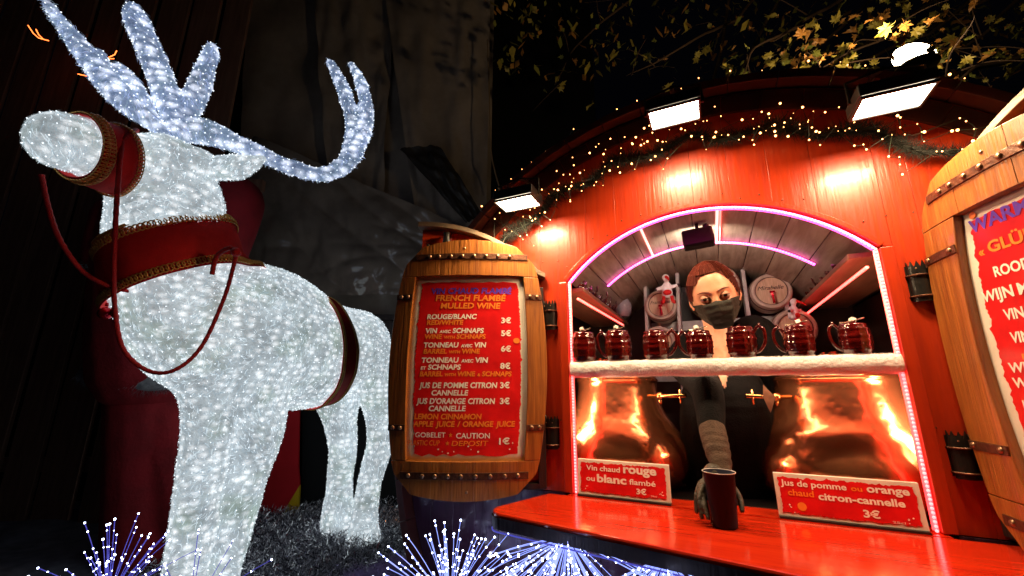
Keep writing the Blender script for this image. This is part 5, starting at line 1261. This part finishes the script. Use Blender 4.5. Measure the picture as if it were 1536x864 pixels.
# ------------------------------------------------------------------ plane tree branches above the stall
BT=Vector((2.6,5.2,0))
tree=thing('plane_tree','plane tree with yellow autumn leaves hanging over the right of the stall','tree',BT)
mb=MB(); mb.smooth=True; mb.tube(spline([(0,0,0),(.05,0,1.5),(0,-.1,3.2),(-.1,-.2,4.6)],6),[.20-.004*i for i in range(19)],12); mb.build('trunk',M['bark'],tree)
brs=[]
def twig(pts,r0,r1):
    sp=spline([Vector(p) for p in pts],6); sp=[p+Vector((nz(p,2.3,1),nz(p,2.3,2),nz(p,2.3,3)))*.05 for p in sp]; brs.append(sp); mb_t.tube([p-BT for p in sp],[r0+(r1-r0)*i/(len(sp)-1) for i in range(len(sp))],6)
mb_t=MB(); mb_t.smooth=True
rt=random.Random(11)
T0=Vector((2.5,5.0,4.6))
mains=[[T0,P(1500,-60,3.4),P(1420,30,2.5),P(1330,60,2.1),P(1230,95,1.95)],[T0,P(1350,-40,3.2),P(1240,10,2.6),P(1150,60,2.3),P(1110,110,2.2)],[T0,P(1600,60,2.8),P(1500,100,2.0),P(1450,125,1.7),P(1425,150,1.65)],
 [T0,P(1200,-60,3.6),P(1100,30,3.0),P(1010,75,2.8),P(940,110,2.8)],[T0,P(1560,-40,3.0),P(1500,20,2.4),P(1440,70,2.1),P(1390,60,1.9)],[T0,P(1100,-80,3.8),P(960,-10,3.3),P(880,60,3.2),P(830,120,3.1)]]
for m_ in mains: twig(m_,.022,.003)
for s_ in list(brs):
    for k in range(9):
        a=s_[rt.randrange(5,len(s_))]; d=Vector((rt.gauss(-.2,.8),rt.gauss(-.1,.5),rt.gauss(.0,.6))).normalized()*rt.uniform(.2,.55); twig([a,a+d*.5+Vector((0,0,.03)),a+d],.0045,.0012)
mb_t.build('branch',M['bark'],tree)
def leaf_me(m,seed):
    rl=random.Random(seed); mb=MB(); pts=[]
    for a,r in((-90,.10),(-60,.42),(-35,.30),(-8,.62),(8,.36),(22,.50),(38,.78),(52,.48),(64,.62),(78,.70),(90,1.0),(102,.70),(116,.62),(128,.48),(142,.78),(158,.50),(172,.36),(188,.62),(215,.30),(240,.42)):
        r*=rl.uniform(.86,1.12); pts.append((r*math.cos(R(a)),r*math.sin(R(a))))
    vs=[(x,y,.65*abs(x)**1.5*(1 if seed%2 else -.6)+.30*math.sin(y*2.6+seed*1.7)+.10*rl.uniform(-1,1)) for x,y in pts]+[(0,.05,-.03)]
    n=len(pts); mb.add(vs,[(i,(i+1)%n,n) for i in range(n)]); mb.tube([(0,-.10,0),(.05,-.4,.04),(.02,-.7,.1)],[.018,.012,.012],4); return mb.mesh('leaf',m)
lms=[leaf_me(M[a],i) for i,a in enumerate(('leaf_a','leaf_b','leaf_a','leaf_c','leaf_b'))]
cnt=0
def putleaf(p,s_,flat=0):
    global cnt
    cnt+=1; inst(lms[rt.randrange(5)],'leaf',tree,p-BT,(rt.uniform(-1.2,1.6),rt.uniform(-.9,.9),rt.uniform(0,6.28)),(s_,)*3)
clus=[(1195,75,2.0,34,26),(1245,115,1.85,40,22),(1275,100,1.8,26,14),(1130,95,2.3,30,10),(1340,20,2.2,50,20),(1365,45,1.7,30,14),(1430,40,2.1,50,18),(1440,85,1.7,30,12),(1437,135,1.55,22,14),(1500,95,1.9,30,9),(1520,30,2.2,40,12),(1270,30,2.3,50,20),(1180,25,2.5,60,16),(1090,60,2.7,50,8),(1020,110,2.6,50,4),(1400,100,1.75,30,6),(960,70,3.0,70,3),(860,110,3.1,70,4),(1500,150,2.0,20,4)]
for px,py,y,sp_,n in clus:
    for k in range(n):
        if cnt>=292: break
        yy=y*rt.uniform(.92,1.12); putleaf(P(px+rt.gauss(0,sp_),py+rt.gauss(0,sp_*.55),yy),rt.uniform(.020,.056)*yy/2.0)
for px,py,y,s_ in((1358,62,1.36,.045),(1392,78,1.36,.035),(1338,88,1.37,.03),(1437,138,1.5,.06),(1330,42,1.5,.05)): 
    if cnt<298: putleaf(P(px,py,y),s_)
mb=MB()     # the far, small leaves in one mass
for k in range(2400):
    px,py=1560-820*rt.random()**1.1,rt.uniform(-60,120); y=rt.uniform(2.6,4.2)
    if nz((px*.02,py*.03,y))<.0: continue
    c=P(px,py,y)-BT; d=Vector((rt.gauss(0,1),rt.gauss(0,1),rt.gauss(0,1))).normalized(); e=d.orthogonal().normalized(); s_=rt.uniform(.02,.06); f_=d.cross(e)
    mb.cur=rt.randrange(3); mb.add([c-d*s_,c+e*s_*.7-d*s_*.2,c+e*s_*.35+d*s_*.4,c+d*s_,c-e*s_*.4+d*s_*.4,c-e*s_*.75-d*s_*.2],[(0,1,2,3,4,5)])
tag(mb.build('far_leaf',[M['leaf_a'],M['leaf_b'],M['leaf_c']],tree),kind='stuff')
